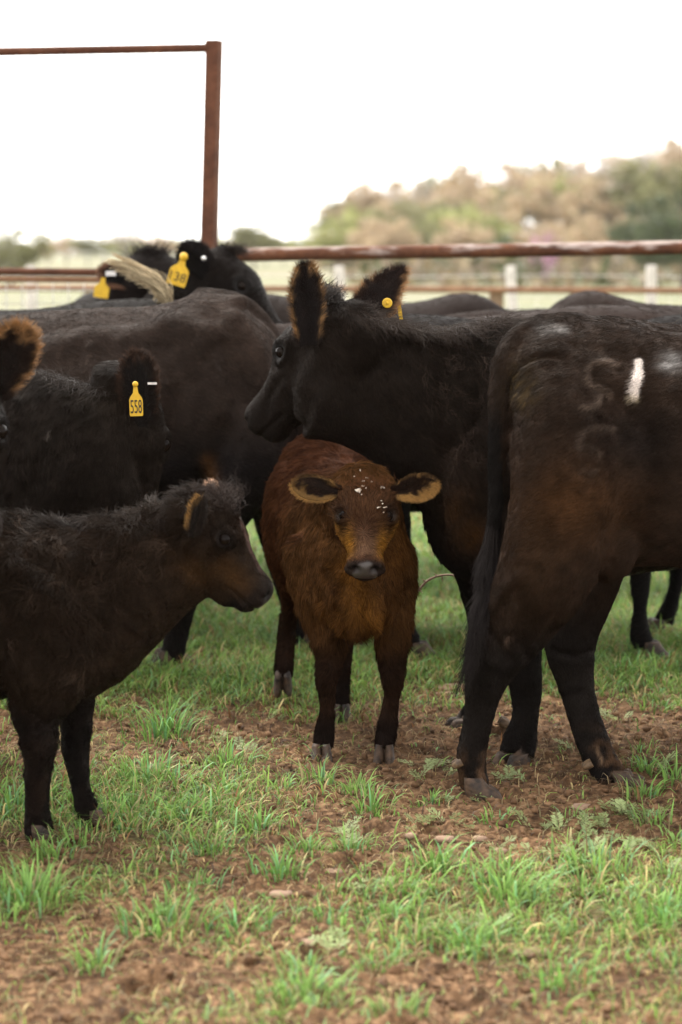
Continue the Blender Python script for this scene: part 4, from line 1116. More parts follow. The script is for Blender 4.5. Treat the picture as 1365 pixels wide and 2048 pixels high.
# ------------------------------------------------------------------ the brown calf, facing the camera
def brown_calf():
    d0 = 7.0
    root = empty('brown_calf', (0.02, 7.3, 0))
    tag(root, 'reddish brown calf facing the camera with mud flakes on its forehead', 'calf')
    B = Beast()
    B.rings([(.050, 6.90, .60, .42, .055), (.048, 6.94, .68, .38, .115), (.045, 7.02, .755, .352, .148), (.038, 7.12, .80, .345, .156), (.028, 7.24, .815, .355, .165),
             (.008, 7.38, .80, .375, .182), (-.010, 7.52, .805, .38, .190), (-.028, 7.66, .84, .42, .190), (-.043, 7.78, .878, .50, .172),
             (-.055, 7.87, .885, .55, .16), (-.065, 7.95, .84, .60, .12), (-.07, 7.99, .78, .64, .07)], 2.15, 0.02)
    # shoulders and neck
    for x in (-.080, .145):
        B.ball((x * .9, 7.13, .57), (.050, .10, .15)); B.ball((x * .95, 7.06, .50), (.045, .08, .11))
    B.ball((.045, 6.945, .47), (.085, .07, .12))
    B.wlimb([(.036, 7.20, .66, .15, .15), (.043, 7.08, .68, .15, .135), (.052, 7.00, .715, .135, .115), (.062, 6.93, .76, .115, .10), (.068, 6.88, .79, .095, .088)], (1, 0, 0))
    # front legs (ref is depth)
    fl = [(612, 1120, 44, 7.10, .085), (632, 1190, 44, 7.08, .08), (652, 1245, 40, 7.05, .065), (661, 1290, 33, 7.03, .055), (659, 1330, 25, 7.01, .042), (653, 1356, 22, 6.98, .036),
          (654, 1385, 18, 7.0, .028), (655, 1420, 15.5, 7.0, .024), (652, 1450, 18, 7.0, .028), (650, 1470, 20, 6.99, .030), (647, 1492, 18, 6.97, .028), (644, 1508, 21, 6.96, .034)]
    fr = [(795, 1120, 38, 7.12, .085), (792, 1180, 40, 7.10, .08), (787, 1240, 38, 7.06, .065), (784, 1290, 33, 7.03, .055), (785, 1330, 26, 7.01, .042), (786, 1358, 23, 6.98, .036),
          (784, 1388, 17, 7.0, .028), (780, 1415, 17, 7.0, .025), (777, 1445, 21, 6.99, .030), (773, 1470, 22, 6.98, .030), (770, 1490, 20, 6.96, .030), (768, 1503, 22, 6.95, .034)]
    B.limb(fl); B.limb(fr)
    # hind legs: one lifted in mid step, one on the ground behind the front leg
    B.ball((-.17, 7.72, .60), (.08, .15, .20)); B.ball((.05, 7.76, .60), (.09, .15, .20))
    B.limb([(590, 1060, 46, 7.74, .13), (584, 1120, 38, 7.72, .10), (583, 1165, 26, 7.76, .065), (582, 1205, 17, 7.82, .042), (576, 1245, 17, 7.88, .042), (573, 1275, 19, 7.88, .040),
            (570, 1310, 20, 7.84, .030), (568, 1340, 20, 7.80, .030), (566, 1358, 19, 7.78, .030)])
    B.limb([(705, 1060, 44, 7.74, .13), (706, 1130, 38, 7.68, .10), (704, 1190, 26, 7.66, .065), (700, 1240, 19, 7.74, .045), (692, 1290, 17, 7.72, .035), (688, 1340, 15, 7.66, .028),
            (685, 1390, 16, 7.62, .028), (683, 1420, 18, 7.58, .030)])
    B.cscale = 1.2; B.streak = 1.25
    H = Head(P(733, 988, 6.88), (-0.006, -0.205, -0.245), (0, -1, 0.3), 0.262, 1.24, 0.95); H.ey = np.array([0.365, 0.232, 0.135]); H.eye = 1.05
    H.build(B, 0.95, 1.22)
    def rel(V, N, q, f):
        D = np.zeros(len(V))
        # folds of loose skin on throat and chest, point of the shoulder, flank
        for pts, r, a in [([(690, 1130), (672, 1185), (655, 1215)], 10, .011), ([(680, 1090), (650, 1150), (640, 1200)], 9, -.011), 
                          ([(700, 1180), (712, 1250)], 12, .012), ([(760, 1180), (752, 1250)], 12, .012), ([(730, 1190), (732, 1270)], 10, -.011),
                          
                          ([(655, 1200), (690, 1240), (700, 1270)], 9, -.011), ([(800, 1180), (775, 1230), (760, 1262)], 9, -.011), ([(612, 960), (640, 985), (660, 1020)], 14, .006)]:
            D += a * mark(q, pts, r)
        ql = H.l(V)
        return D * (ql[:, 0] < -0.02) + D * (V[:, 2] < 0.56) * (ql[:, 0] >= -0.02)
    def colfn(V, N, q):
        n = len(V); C = np.tile(np.array([0.112, 0.050, 0.0175]), (n, 1)); g = np.zeros(n)
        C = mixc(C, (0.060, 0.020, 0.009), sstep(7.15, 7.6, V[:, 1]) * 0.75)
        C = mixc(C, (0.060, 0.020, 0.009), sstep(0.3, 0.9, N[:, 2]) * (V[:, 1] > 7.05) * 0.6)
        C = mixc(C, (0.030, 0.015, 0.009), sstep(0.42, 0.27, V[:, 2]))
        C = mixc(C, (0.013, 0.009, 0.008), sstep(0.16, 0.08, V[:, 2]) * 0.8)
        # golden throat and chest
        C = mixc(C, (0.23, 0.095, 0.018), 0.9 * np.maximum(mark(q, [(700, 1130), (712, 1190), (740, 1235)], 30), 0) * (V[:, 1] < 7.2))
        C = mixc(C, (0.20, 0.08, 0.018), 0.6 * mark(q, [(795, 1060), (790, 1120)], 25) + 0.5 * mark(q, [(650, 1215), (700, 1250)], 22))
        C = mixc(C, (0.045, 0.018, 0.008), 0.7 * np.maximum(gauss_px(q, 672, 1180, 18, 30), gauss_px(q, 730, 1265, 45, 25)))
        ql = H.l(V); hd = (ql[:, 0] > -0.1) & (ql[:, 0] < 1.2) & (np.abs(ql[:, 1]) < 0.42) & (np.abs(ql[:, 2]) < 0.65) & (V[:, 1] < 7.0)
        K = hd.astype(float)
        s, y, z = ql[:, 0], np.abs(ql[:, 1]), ql[:, 2]
        face = mixc(np.tile([0.095, 0.044, 0.021], (n, 1)), (0.085, 0.040, 0.022), sstep(0.35, 0.6, s) * sstep(0.14, 0.05, y))
        face = mixc(face, (0.165, 0.088, 0.050), 0.95 * sstep(0.50, 0.68, s) * sstep(0.13, 0.05, y) * sstep(0.88, 0.8, s))
        # dark surround of the eyes running down the cheek, golden beside the nose and along the jaw
        face = mixc(face, (0.018, 0.010, 0.008), 0.95 * np.exp(-(((s - 0.43) / 0.17) ** 2 + ((y - 0.215) / 0.075) ** 2)))
        face = mixc(face, (0.34, 0.155, 0.022), 1.0 * np.exp(-(((s - 0.68) / 0.13) ** 2 + ((y - 0.13) / 0.045) ** 2)))
        face = mixc(face, (0.33, 0.15, 0.028), 0.95 * np.exp(-((z + 0.10) / 0.13) ** 2) * sstep(0.22, 0.36, s) * sstep(0.90, 0.78, s) * sstep(0.10, 0.17, y + 0.12 * (s - .4)))
        face = mixc(face, (0.040, 0.026, 0.020), sstep(0.87, 0.93, s))
        K = K * sstep(0.33, 0.27, y) * sstep(-0.48, -0.38, z)
        C = C * (1 - K[:, None]) + face * K[:, None]
        C, g, _, pad = muzzle_common(H, V, C, g, np.ones(n), (0.105, 0.086, 0.080))
        return C, g
    def lenfn(V, N, q):
        L = 0.020 + 0.010 * sstep(0.55, 0.42, V[:, 2]) * sstep(7.3, 7.0, V[:, 1])
        L = L * (1 - 0.55 * sstep(0.36, 0.22, V[:, 2])); L = L * sstep(0.015, 0.05, V[:, 2])
        ql = H.l(V); hd = (ql[:, 0] > -0.1) & (ql[:, 0] < 1.2) & (np.abs(ql[:, 1]) < 0.42) & (np.abs(ql[:, 2]) < 0.65)
        L = np.where(hd, 0.018, L)
        return muzzle_common(H, V, np.zeros((len(V), 3)), np.zeros(len(V)), L)[2]
    wh = P(727, 1058, 6.72)
    def flow(V, N, q):
        D = np.zeros_like(V); D[:, 2] = -1; D[:, 1] = 0.5 * sstep(7.0, 7.3, V[:, 1])
        D[:, 0] += np.sign(V[:, 0] - 0.04) * 0.25
        ql = H.l(V); hd = ((ql[:, 0] > -0.05) & (ql[:, 0] < 1.2) & (np.abs(ql[:, 1]) < 0.42) & (ql[:, 2] > -0.25)).astype(float)[:, None]
        R = V - wh; R = unit(R)
        return D * (1 - hd) + R * hd
    er = [((0.020, 0.011, 0.008), (0.024, 0.014, 0.010), (0.30, 0.165, 0.055)), ((0.020, 0.011, 0.008), (0.024, 0.014, 0.010), (0.31, 0.17, 0.057))]
    b1, t1 = P(684, 985, 6.87), P(584, 972, 6.82)
    b2, t2 = P(782, 985, 6.87), P(877, 970, 6.82)
    kw = dict(thick=.005, fstart=.60, fside=0.36, rim=.25, nz=.26, base_w=.30, hair=(7000, .013), flen=.7, fout=.6)
    B.ears.append((b1, t1, (0.30, 0, -1), 0.068, 0.42, er[0], kw))
    B.ears.append((b2, t2, (-0.30, 0, -1), 0.068, -0.42, er[1], dict(kw, thick=-.005)))
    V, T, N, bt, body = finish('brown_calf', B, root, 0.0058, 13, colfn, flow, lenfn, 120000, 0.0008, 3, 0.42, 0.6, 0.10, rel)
    # tuft on the poll
    rs = np.random.RandomState(4); n = 500
    c = H.w((0.0, 0, 0.20)); R0 = c + (rs.randn(n, 3) * [.028, .02, .012])
    D = unit(np.array([0, -0.35, 0.6]) + rs.randn(n, 3) * 0.45)
    bt.append(make_strands(R0, D, np.tile([0, -0.6, 0.8], (n, 1)), 0.016 * (0.6 + 0.7 * rs.rand(n)), np.tile([0.10, 0.042, 0.018], (n, 1)) * (0.6 + 0.8 * rs.rand(n, 1)), np.full(n, .0006), 5, 0.3, 0.2))
    hair_object('coat', bt, root, M_HAIR_BROWN)
    # flakes of dried mud in the hair
    F = MB(); rs = np.random.RandomState(9)
    spots = [(735, 962, 9), (720, 985, 7), (727, 975, 4), (714, 984, 4), (742, 968, 5), (720, 943, 4), (765, 980, 3), (760, 978, 3), (708, 955, 3), (724, 994, 3), (757, 1018, 4), (764, 1012, 3), (772, 1018, 4), (767, 1026, 3), (761, 1006, 2), (733, 978, 3), (728, 968, 4)]
    from mathutils.bvhtree import BVHTree
    bv = BVHTree.FromPolygons([tuple(v) for v in V], [tuple(int(i) for i in t) for t in T])
    for px, py, r in spots:
        o = Vector(CAM); dv = (Vector(P(px, py, 6.8)) - o).normalized()
        hit = bv.ray_cast(o, dv)
        if hit[0] is None: continue
        c = np.array(hit[0]) + np.array(hit[1]) * 0.009
        rr = r * 1.4e-3 * 0.8 * (.7 + .6 * rs.rand()); m = 7; st_ = .4 + 1.3 * rs.rand(); a = np.linspace(0, 2 * PI, m, endpoint=False)
        e1 = unit(np.cross(hit[1], [0, 0, 1.0])); e2 = unit(np.cross(hit[1], e1)); nn = unit(np.array(hit[1]) + rs.randn(3) * 0.4)
        rad = rr * (0.25 + 1.1 * rs.rand(m))[:, None]
        top = c + rad * (np.cos(a)[:, None] * e1 * st_ + 0.8 * np.sin(a)[:, None] * e2) + nn * (rs.rand(m, 1) * 0.003)
        bot = top - nn * 0.002
        Vv = np.concatenate([top, bot, [c + nn * 0.003]])
        Fs = []
        for i in range(m):
            j = (i + 1) % m; Fs += [[i, j, 2 * m], [i, m + j, j], [i, m + i, m + j]]
        F.add(Vv, Fs)
    o = link('mud_flake', F.mesh('mud_flake', False), M_FLAKE, root); o['kind'] = 'stuff'
    # hooves
    hoof(root, P(643, 1512, 6.94)[:2], -PI / 2 + 0.05, 0.62, 0.12)
    hoof(root, P(769, 1508, 6.93)[:2], -PI / 2 - 0.05, 0.62, 0.12)
    hoof(root, P(683, 1430, 7.56)[:2], -PI / 2, 0.62, 0.1)
    hoof(root, P(566, 1380, 7.76)[:2], -PI / 2, 0.60, 0.08, lift=0.055, pitch=0.75)
    return root
brown_calf()

# ------------------------------------------------------------------ the black calf in profile on the left
def black_calf():
    root = empty('black_calf', (-0.75, 6.05, 0))
    tag(root, 'shaggy black calf in profile looking right at the left edge', 'calf')
    B = Beast(); d = 6.05
    B.body([(-432, 1110, -430, 1240, .05), (-420, 1070, -410, 1290, .10), (-370, 1035, -370, 1335, .16), (-280, 1028, -280, 1370, .18), (-150, 1035, -150, 1392, .205), (0, 1036, 0, 1386, .20),
            (70, 1042, 75, 1392, .185), (130, 1045, 140, 1402, .17), (190, 1048, 205, 1385, .145), (235, 1065, 248, 1345, .115), (262, 1100, 272, 1300, .07)], d, 2.2, 0.0)
    B.body([(110, 1046, 140, 1392, .12), (200, 1040, 230, 1370, .12), (262, 1028, 285, 1320, .11), (312, 1012, 335, 1265, .098), (352, 996, 378, 1222, .09), (385, 985, 412, 1196, .085), (410, 985, 430, 1185, .07)], d, 2.2, 0.0)
    # legs
    B.ball(P(92, 1290, 5.90), (.115, .07, .19)); B.ball(P(105, 1290, 6.2), (.10, .07, .18))
    B.limb([(70, 1290, 75, 5.95, .09), (72, 1360, 60, 5.94, .085), (72, 1420, 48, 5.94, .07), (78, 1470, 40, 5.94, .055), (79, 1512, 33, 5.95, .045), (76, 1545, 27, 5.96, .04), (74, 1585, 25, 5.97, .032),
            (74, 1625, 26, 5.98, .032), (77, 1655, 30, 5.98, .036), (78, 1680, 27, 5.98, .036), (80, 1697, 29, 5.97, .04)])
    B.limb([(135, 1340, 60, 6.16, .08), (148, 1400, 42, 6.17, .065), (153, 1450, 32, 6.17, .05), (152, 1500, 27, 6.17, .043), (156, 1535, 23, 6.16, .036), (163, 1575, 19, 6.15, .030),
            (173, 1615, 24, 6.14, .034), (183, 1640, 24, 6.13, .036), (194, 1662, 25, 6.12, .038)])
    B.ball(P(-330, 1180, 6.05), (.16, .19, .2))
    B.limb([(-330, 1240, 90, 5.95, .1), (-330, 1330, 60, 5.94, .07), (-350, 1400, 40, 5.94, .05), (-372, 1460, 34, 5.95, .04), (-362, 1540, 22, 5.96, .03), (-352, 1620, 26, 5.97, .035), (-345, 1690, 28, 5.97, .04)])
    B.limb([(-300, 1240, 80, 6.15, .1), (-290, 1330, 55, 6.16, .07), (-300, 1400, 36, 6.16, .05), (-312, 1450, 32, 6.15, .04), (-300, 1530, 21, 6.15, .03), (-292, 1600, 24, 6.14, .035), (-286, 1660, 26, 6.12, .04)])
    # head
    o = P(394, 1018, 6.02)
    ax = P(541, 1192, 6.00) - o
    B.cscale = 0.72; B.streak = 1.0
    H = Head(o, ax, np.array([0.766, -0.12, 0.643]), np.linalg.norm(ax), 1.04, 0.97); H.eye = 1.15
    H.build(B, 1.0)
    B.ball(H.w((.60, 0, -.33)), H.S * [.26, .11, .11], H.R)
    def rel(V, N, q, f):
        D = np.zeros(len(V))
        for pts, r, a in [([(180, 1130), (150, 1240), (150, 1340)], 28, .012), ([(260, 1150), (215, 1250), (205, 1340)], 20, -.008), ([(20, 1380), (60, 1410)], 14, -.006)]:
            D += a * mark(q, pts, r)
        ql = H.l(V); hd = (ql[:, 0] > 0.0)
        D = D * ~hd
        D += hd * 0.0 
        # curly unevenness of a winter coat
        D += (fbm(V, 20, 31, 3) * 0.012) * sstep(0.30, 0.45, V[:, 2]) * (1 - 0.9 * hd)
        return D
    def colfn(V, N, q):
        n = len(V); C = np.tile(np.array([0.031, 0.0185, 0.0115]), (n, 1)); g = np.zeros(n)
        C = mixc(C, (0.017, 0.012, 0.011), sstep(0.4, 0.3, V[:, 2]))
        C = mixc(C, (0.045, 0.026, 0.018), 0.5 * sstep(0, 0.6, fbm(V, 7, 33, 2)))
        C = mixc(C, (0.11, 0.10, 0.10), 0.7 * gauss_px(q, 150, 1045, 40, 12) + 0.4 * gauss_px(q, 345, 1025, 20, 14))
        ql = H.l(V); s, z = ql[:, 0], ql[:, 2]; hd = ((s > 0.12) & (s < 1.2) & (np.abs(ql[:, 1]) < 0.45)).astype(float)
        C = mixc(C, (0.13, 0.062, 0.022), hd * (0.75 * np.exp(-(((s - 0.66) / 0.20) ** 2 + ((z + 0.10) / 0.10) ** 2)) + 0.5 * np.exp(-(((s - 0.38) / 0.22) ** 2 + ((z + 0.33) / 0.12) ** 2))))
        C = mixc(C, (0.17, 0.10, 0.085), hd * 0.9 * sstep(0.045, 0.015, np.abs(ql[:, 1]) - 0.03) * sstep(0.3, 0.4, s) * sstep(0.85, 0.7, s) * (z > 0))
        C = mixc(C, (0.028, 0.019, 0.015), hd * sstep(0.82, 0.92, s))
        C = mixc(C, (0.010, 0.008, 0.008), hd * sstep(-0.20, -0.27, z) * sstep(0.75, 0.85, s))
        C, g, _, pad = muzzle_common(H, V, C, g, np.ones(n), (0.035, 0.028, 0.027))
        C = mixc(C, (0.014, 0.010, 0.009), hd * 0.8 * np.exp(-(((s - 0.40) / 0.12) ** 2 + ((z - 0.05) / 0.10) ** 2)))
        return C, g
    def lenfn(V, N, q):
        L = 0.020 + 0.022 * sstep(0.38, 0.6, V[:, 2])
        L = L * (0.55 + 0.45 * sstep(0.2, 0.4, V[:, 2])); L = L * sstep(0.015, 0.06, V[:, 2])
        ql = H.l(V); s = ql[:, 0]; hd = (s > 0.1) & (np.abs(ql[:, 1]) < 0.45)
        L = np.where(hd, 0.026 - 0.016 * sstep(0.12, 0.36, s), L)
        L = np.where(hd & (ql[:, 2] > 0.12) & (s < 0.33), 0.022, L)
        return muzzle_common(H, V, np.zeros((len(V), 3)), np.zeros(len(V)), L)[2]
    fs = flow_side(1, 0.9)
    def flow(V, N, q):
        D = fs(V, N, q)
        ql = H.l(V); k = sstep(0.0, 0.2, ql[:, 0])[:, None]
        D = D + 0.45 * vvec(V, 14, 12)
        return D * (1 - k) + k * (-H.x * 0.5 + np.array([0.0, 0, -0.8]) * sstep(0.0, -0.2, ql[:, 2])[:, None] + 0.45 * vvec(V, 26, 14))
    B.ears.append((P(381, 1074, 5.90), P(402, 992, 5.865), (1, -0.25, 0.15), 0.036, 0.8, ((0.016, 0.012, 0.010), EAR_DARK, (0.30, 0.17, 0.06)), dict(thick=.005, fstart=.78, fside=-0.55, base_w=.6, hair=(1800, .012), fout=.3)))
    B.ears.append((P(415, 998, 6.13), P(426, 962, 6.17), (1, 0.2, -0.2), 0.03, 0.4, ((0.33, 0.20, 0.13), (0.33, 0.20, 0.13), (0.42, 0.26, 0.17)), dict(thick=.004, fstart=.3, hair=(600, .010))))
    guard = dict(n=7000, L=.034, col=(0.034, 0.022, 0.015), zmin=.42, r=.0009)
    B.guard = guard
    V, T, N, bt, body = finish('black_calf', B, root, 0.0058, 7, colfn, flow, lenfn, 95000, 0.0009, 13, 0.42, 1.05, 0.25, rel, bend=0.45)
    rs = np.random.RandomState(24); n = 1500
    c = H.w((0.05, 0, 0.20)); R0 = c + rs.randn(n, 3) * [.030, .03, .016]
    D = unit(np.array([-0.1, -0.2, 0.7]) + rs.randn(n, 3) * 0.3 + vvec(R0, 55, 5) * 0.9)
    bt.append(make_strands(R0, D, np.tile([0, -0.6, 0.8], (n, 1)), 0.022 * (0.6 + 0.7 * rs.rand(n)), np.tile([0.028, 0.020, 0.017], (n, 1)) * (0.6 + 0.9 * rs.rand(n, 1)), np.full(n, .0006), 6, 0.5, 0.3))
    hair_object('coat', bt, root)
    hoof(root, P(80, 1692, 5.97)[:2], 0.15, 0.60); hoof(root, P(196, 1668, 6.12)[:2], 0.1, 0.60)
    hoof(root, P(-345, 1690, 5.97)[:2], 0.1, 0.60); hoof(root, P(-286, 1660, 6.12)[:2], 0.1, 0.60)
    return root
black_calf()

# ------------------------------------------------------------------ the big cow on the right, seen from its hindquarters
BRAND3 = [(1236, 730), (1222, 722), (1204, 722), (1187, 729), (1178, 743), (1178, 756), (1186, 768), (1204, 776), (1222, 784), (1226, 790)]
BRAND3B = [(1170, 812), (1186, 814), (1200, 805), (1203, 792)]
BRAND5 = [(1232, 858), (1196, 852), (1170, 862), (1163, 880), (1163, 895)]
BRAND5B = [(1172, 892), (1196, 896), (1205, 906)]
BRAND5C = [(1168, 940), (1185, 946), (1196, 940)]
BRAND1 = [(1279, 725), (1278, 745), (1273, 770), (1271, 792)]
def branded_cow():
    root = empty('branded_cow', (1.25, 6.6, 0))
    tag(root, 'large black cow seen from behind its hip with a white brand bar, tail hanging', 'cow')
    B = Beast(); d = 6.62; B.cscale = 1.0
    B.body([(1022, 770, 1022, 830, .08), (1026, 715, 1024, 900, .17), (1042, 672, 1034, 985, .235), (1078, 640, 1062, 1060, .26), (1130, 629, 1110, 1105, .27), (1180, 633, 1170, 1125, .28), (1225, 632, 1225, 1130, .295),
            (1285, 643, 1290, 1128, .31), (1360, 650, 1365, 1132, .335), (1500, 652, 1500, 1165, .36), (1700, 650, 1700, 1195, .345), (1900, 640, 1900, 1205, .30), (2030, 640, 2040, 1185, .25), (2130, 720, 2120, 1120, .15)], d, 2.45, 0.0)
    B.body([(2000, 640, 2050, 1100, .16), (2150, 660, 2180, 980, .13), (2280, 700, 2300, 950, .11)], d, 2.2)
    # near thigh and leg
    B.limb([(1128, 800, 105, 6.45, .12), (1136, 900, 116, 6.40, .13), (1132, 1010, 114, 6.38, .13), (1112, 1095, 108, 6.37, .125), (1082, 1165, 94, 6.38, .11), (1050, 1220, 82, 6.40, .08), (1020, 1272, 70, 6.42, .065),
            (988, 1325, 54, 6.43, .052), (969, 1375, 41, 6.44, .043), (960, 1425, 33, 6.45, .037), (950, 1475, 31, 6.45, .035), (943, 1510, 32, 6.45, .038), (944, 1538, 30, 6.45, .037), (948, 1562, 32, 6.45, .040), (950, 1578, 34, 6.45, .042)])
    B.ball(P(957, 1262, 6.42), (.024, .022, .045))
    B.ball(P(1215, 1085, 6.42), (.09, .07, .11))                 # stifle
    B.ball(P(1042, 745, 6.50), (.034, .04, .05))                # pin bone
    B.ball(P(1130, 648, 6.6), (.10, .09, .03))
    # far leg
    B.limb([(1185, 1010, 95, 6.78, .11), (1180, 1100, 85, 6.80, .10), (1160, 1190, 68, 6.80, .085), (1143, 1260, 57, 6.79, .065), (1142, 1310, 50, 6.78, .052), (1152, 1365, 38, 6.77, .043), (1164, 1415, 35, 6.75, .037), (1180, 1465, 35, 6.72, .035),
            (1198, 1512, 35, 6.69, .038), (1217, 1545, 34, 6.66, .038), (1236, 1566, 34, 6.62, .042)])
    # front legs, beyond the edge of the picture
    for px, dd in ((1850, 6.45), (1900, 6.78)):
        B.limb([(px, 1050, 100, dd, .12), (px, 1180, 70, dd, .08), (px, 1310, 45, dd, .055), (px, 1380, 42, dd, .05), (px, 1470, 28, dd, .036), (px, 1540, 33, dd, .04), (px, 1580, 36, dd, .045)])
    # tail
    B.limb([(1100, 652, 26, 6.58, .05), (1065, 664, 29, 6.57, .045), (1035, 690, 30, 6.54, .038), (1013, 730, 27, 6.50, .032), (1001, 790, 23, 6.47, .028), (997, 860, 20, 6.46, .024), (994, 940, 18, 6.46, .021), (991, 1020, 17, 6.46, .019), (984, 1100, 15, 6.46, .016), (976, 1150, 10, 6.46, .012)])
    def rel(V, N, q, f):
        D = np.zeros(len(V)); nr = V[:, 1] < 6.62
        for pts, r, a in [([(1130, 700), (1075, 712), (1045, 745), (1035, 800)], 15, .006), ([(1120, 712), (1085, 712), (1050, 725), (1028, 750), (1019, 790), (1016, 860)], 8, -.014),
                          ([(1150, 690), (1260, 720), (1365, 730)], 30, -.010), ([(1250, 820), (1300, 900), (1290, 1000), (1230, 1080)], 34, -.018), ([(1100, 780), (1120, 900), (1100, 1020)], 45, .012),
                          ([(1365, 860), (1330, 960), (1330, 1060)], 35, .012), ([(1225, 1128), (1180, 1170), (1120, 1235), (1085, 1290)], 16, -.012),
                          ([(985, 1215), (1010, 1180), (1040, 1150)], 12, .006), ([(975, 1262), (1000, 1290), (1015, 1320)], 12, -.010), ([(960, 1300), (985, 1325)], 10, .006), ([(1035, 1215), (1022, 1255)], 9, .006),
                          ([(1105, 1300), (1150, 1312), (1190, 1300)], 9, -.006), ([(1120, 1380), (1160, 1372)], 9, .004),
                          ([(1045, 1290), (1060, 1320)], 14, -.008)]:
            D += a * mark(q, pts, r)
        for pts in (BRAND3, BRAND3B, BRAND5, BRAND5B, BRAND5C): D += nr * (0.0045 * mark(q, pts, 6) - 0.0045 * mark(q, np.array(pts) + [5, 8], 8))
        D += nr * 0.006 * mark(q, BRAND1, 12)
        D += fbm(V, 5, 44, 2) * 0.006
        return D
    def colfn(V, N, q):
        n = len(V); C = np.tile(np.array([0.031, 0.0185, 0.0125]), (n, 1)); g = np.zeros(n)
        nr = (V[:, 1] < 6.62).astype(float); nz = 0.5 + 0.5 * fbm(V, 10, 51, 3)
        C = mixc(C, (0.085, 0.036, 0.012), nr * np.clip(0.8 * gauss_px(q, 1150, 1010, 120, 90) * (0.75 + .4 * nz), 0, 1))
        C = mixc(C, (0.055, 0.028, 0.014), nr * 0.6 * gauss_px(q, 1070, 1120, 60, 90))
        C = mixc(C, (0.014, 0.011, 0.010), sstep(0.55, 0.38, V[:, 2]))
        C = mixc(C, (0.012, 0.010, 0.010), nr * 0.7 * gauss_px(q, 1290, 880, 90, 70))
        for pts, k in ((BRAND3, .8), (BRAND3B, .8), (BRAND5, .4), (BRAND5B, .35), (BRAND5C, .3)): C = mixc(C, (0.18, 0.13, 0.10), nr * k * mark(q, pts, 5))
        w = sstep(0.30, 0.80, mark(q, BRAND1, 13) + 0.25 * vnoise(V, 70, 5))
        C = mixc(C, (1.1, 0.97, 0.88), nr * w)
        C = mixc(C, (0.7, 0.58, 0.40), nr * 0.6 * mark(q, [(1262, 796), (1278, 798)], 6))
        st = 0.5 + 0.5 * vnoise(V * [0.5, 1, 2.2], 55, 91)
        C = mixc(C, (0.40, 0.38, 0.365), nr * np.clip(st * 1.5 * np.maximum.reduce([1.0 * gauss_px(q, 1350, 722, 24, 16), 0.45 * mark(q, [(1085, 648), (1100, 655)], 12), 0.45 * mark(q, [(1110, 655), (1135, 662)], 10)]), 0, 1))
        C = mixc(C, (0.20, 0.12, 0.03), nr * np.clip(sstep(0.45, 0.85, 0.5 + 0.5 * vnoise(V, 80, 17)) * 1.1 * gauss_px(q, 1048, 765, 28, 35), 0, 0.8))
        C = mixc(C, (0.055, 0.045, 0.03), 0.5 * nr * gauss_px(q, 1050, 765, 34, 45))
        C = mixc(C, (0.15, 0.10, 0.075), 0.6 * mark(q, [(1018, 1270), (1010, 1288)], 5))
        mud = sstep(0.2, 0.55, fbm(V, 30, 61, 3) + 0.3) * sstep(0.17, 0.06, V[:, 2])
        C = mixc(C, (0.12, 0.065, 0.035), mud * 0.8)
        C = mixc(C, (0.32, 0.2, 0.12), 0.8 * mark(q, [(1192, 1490), (1204, 1520)], 3) + 0.8 * gauss_px(q, 1229, 1547, 6, 5))
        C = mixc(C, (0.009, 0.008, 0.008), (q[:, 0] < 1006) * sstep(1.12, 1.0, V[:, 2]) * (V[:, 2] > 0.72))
        return C, g
    def lenfn(V, N, q):
        L = 0.015 - 0.005 * sstep(0.5, 0.3, V[:, 2]); L = L + 0.010 * gauss_px(q, 1050, 765, 30, 45)
        L = L * (1 - 0.75 * sstep(0.15, 0.6, mark(q, BRAND1, 15)))
        tail = (q[:, 0] < 1022) * (q[:, 1] < 1160) * (q[:, 1] > 640)
        L = L + 0.006 * tail
        return L * sstep(0.02, 0.05, V[:, 2])
    fs = flow_side(1, 0.55)
    def flow(V, N, q):
        D = fs(V, N, q) + 0.25 * vvec(V, 6, 19)
        tail = ((q[:, 0] < 1022) * (q[:, 1] < 1160)).astype(float)[:, None]
        return D * (1 - tail) + tail * np.array([-0.35, 0, -1.0])
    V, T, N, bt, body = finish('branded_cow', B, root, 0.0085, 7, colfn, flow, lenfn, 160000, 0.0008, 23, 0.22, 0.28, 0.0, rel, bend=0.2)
    # tail switch
    rs = np.random.RandomState(33); n = 5200
    path = catmull(np.array([P(988, 1040, 6.46), P(982, 1110, 6.45), P(974, 1165, 6.42), P(962, 1215, 6.39), P(950, 1275, 6.36), P(938, 1335, 6.35), P(924, 1388, 6.35)]), 6)
    t0 = rs.rand(n) ** 1.1 * 0.52; ln = (0.16 + 0.24 * rs.rand(n)) 
    big = rs.rand(n) < 0.06; ln = np.where(big, 0.46 + 0.2 * rs.rand(n), ln)
    t1 = np.minimum(t0 + ln, 1.0); npt = 9
    tt = t0[:, None] + (t1 - t0)[:, None] * np.linspace(0, 1, npt)[None, :]
    idx = tt * (len(path) - 1); i0 = np.minimum(idx.astype(int), len(path) - 2); fr = (idx - i0)[..., None]
    base = path[i0] * (1 - fr) + path[i0 + 1] * fr
    sp = np.interp(tt, [0, .25, .5, .75, 1], [.017, .025, .022, .012, .005])
    ang = rs.rand(n) * 2 * PI; rr = np.sqrt(rs.rand(n))
    off = np.stack([np.cos(ang) * rr, np.sin(ang) * rr * 0.8, np.zeros(n)], 1)[:, None, :] * sp[:, :, None]
    grow = np.linspace(0, 1, npt)[None, :, None]
    wob = vvec(base.reshape(-1, 3) + np.repeat(off[:, 0] * 3, npt, 0), 14, 71).reshape(n, npt, 3) * 0.012 * grow
    pts = base + off + wob + grow ** 2 * (rs.randn(n, 1, 3) * [0.012, 0.010, 0.004]) 
    R = np.full((n, npt), 0.00075) * (1 - 0.6 * np.linspace(0, 1, npt))[None, :]
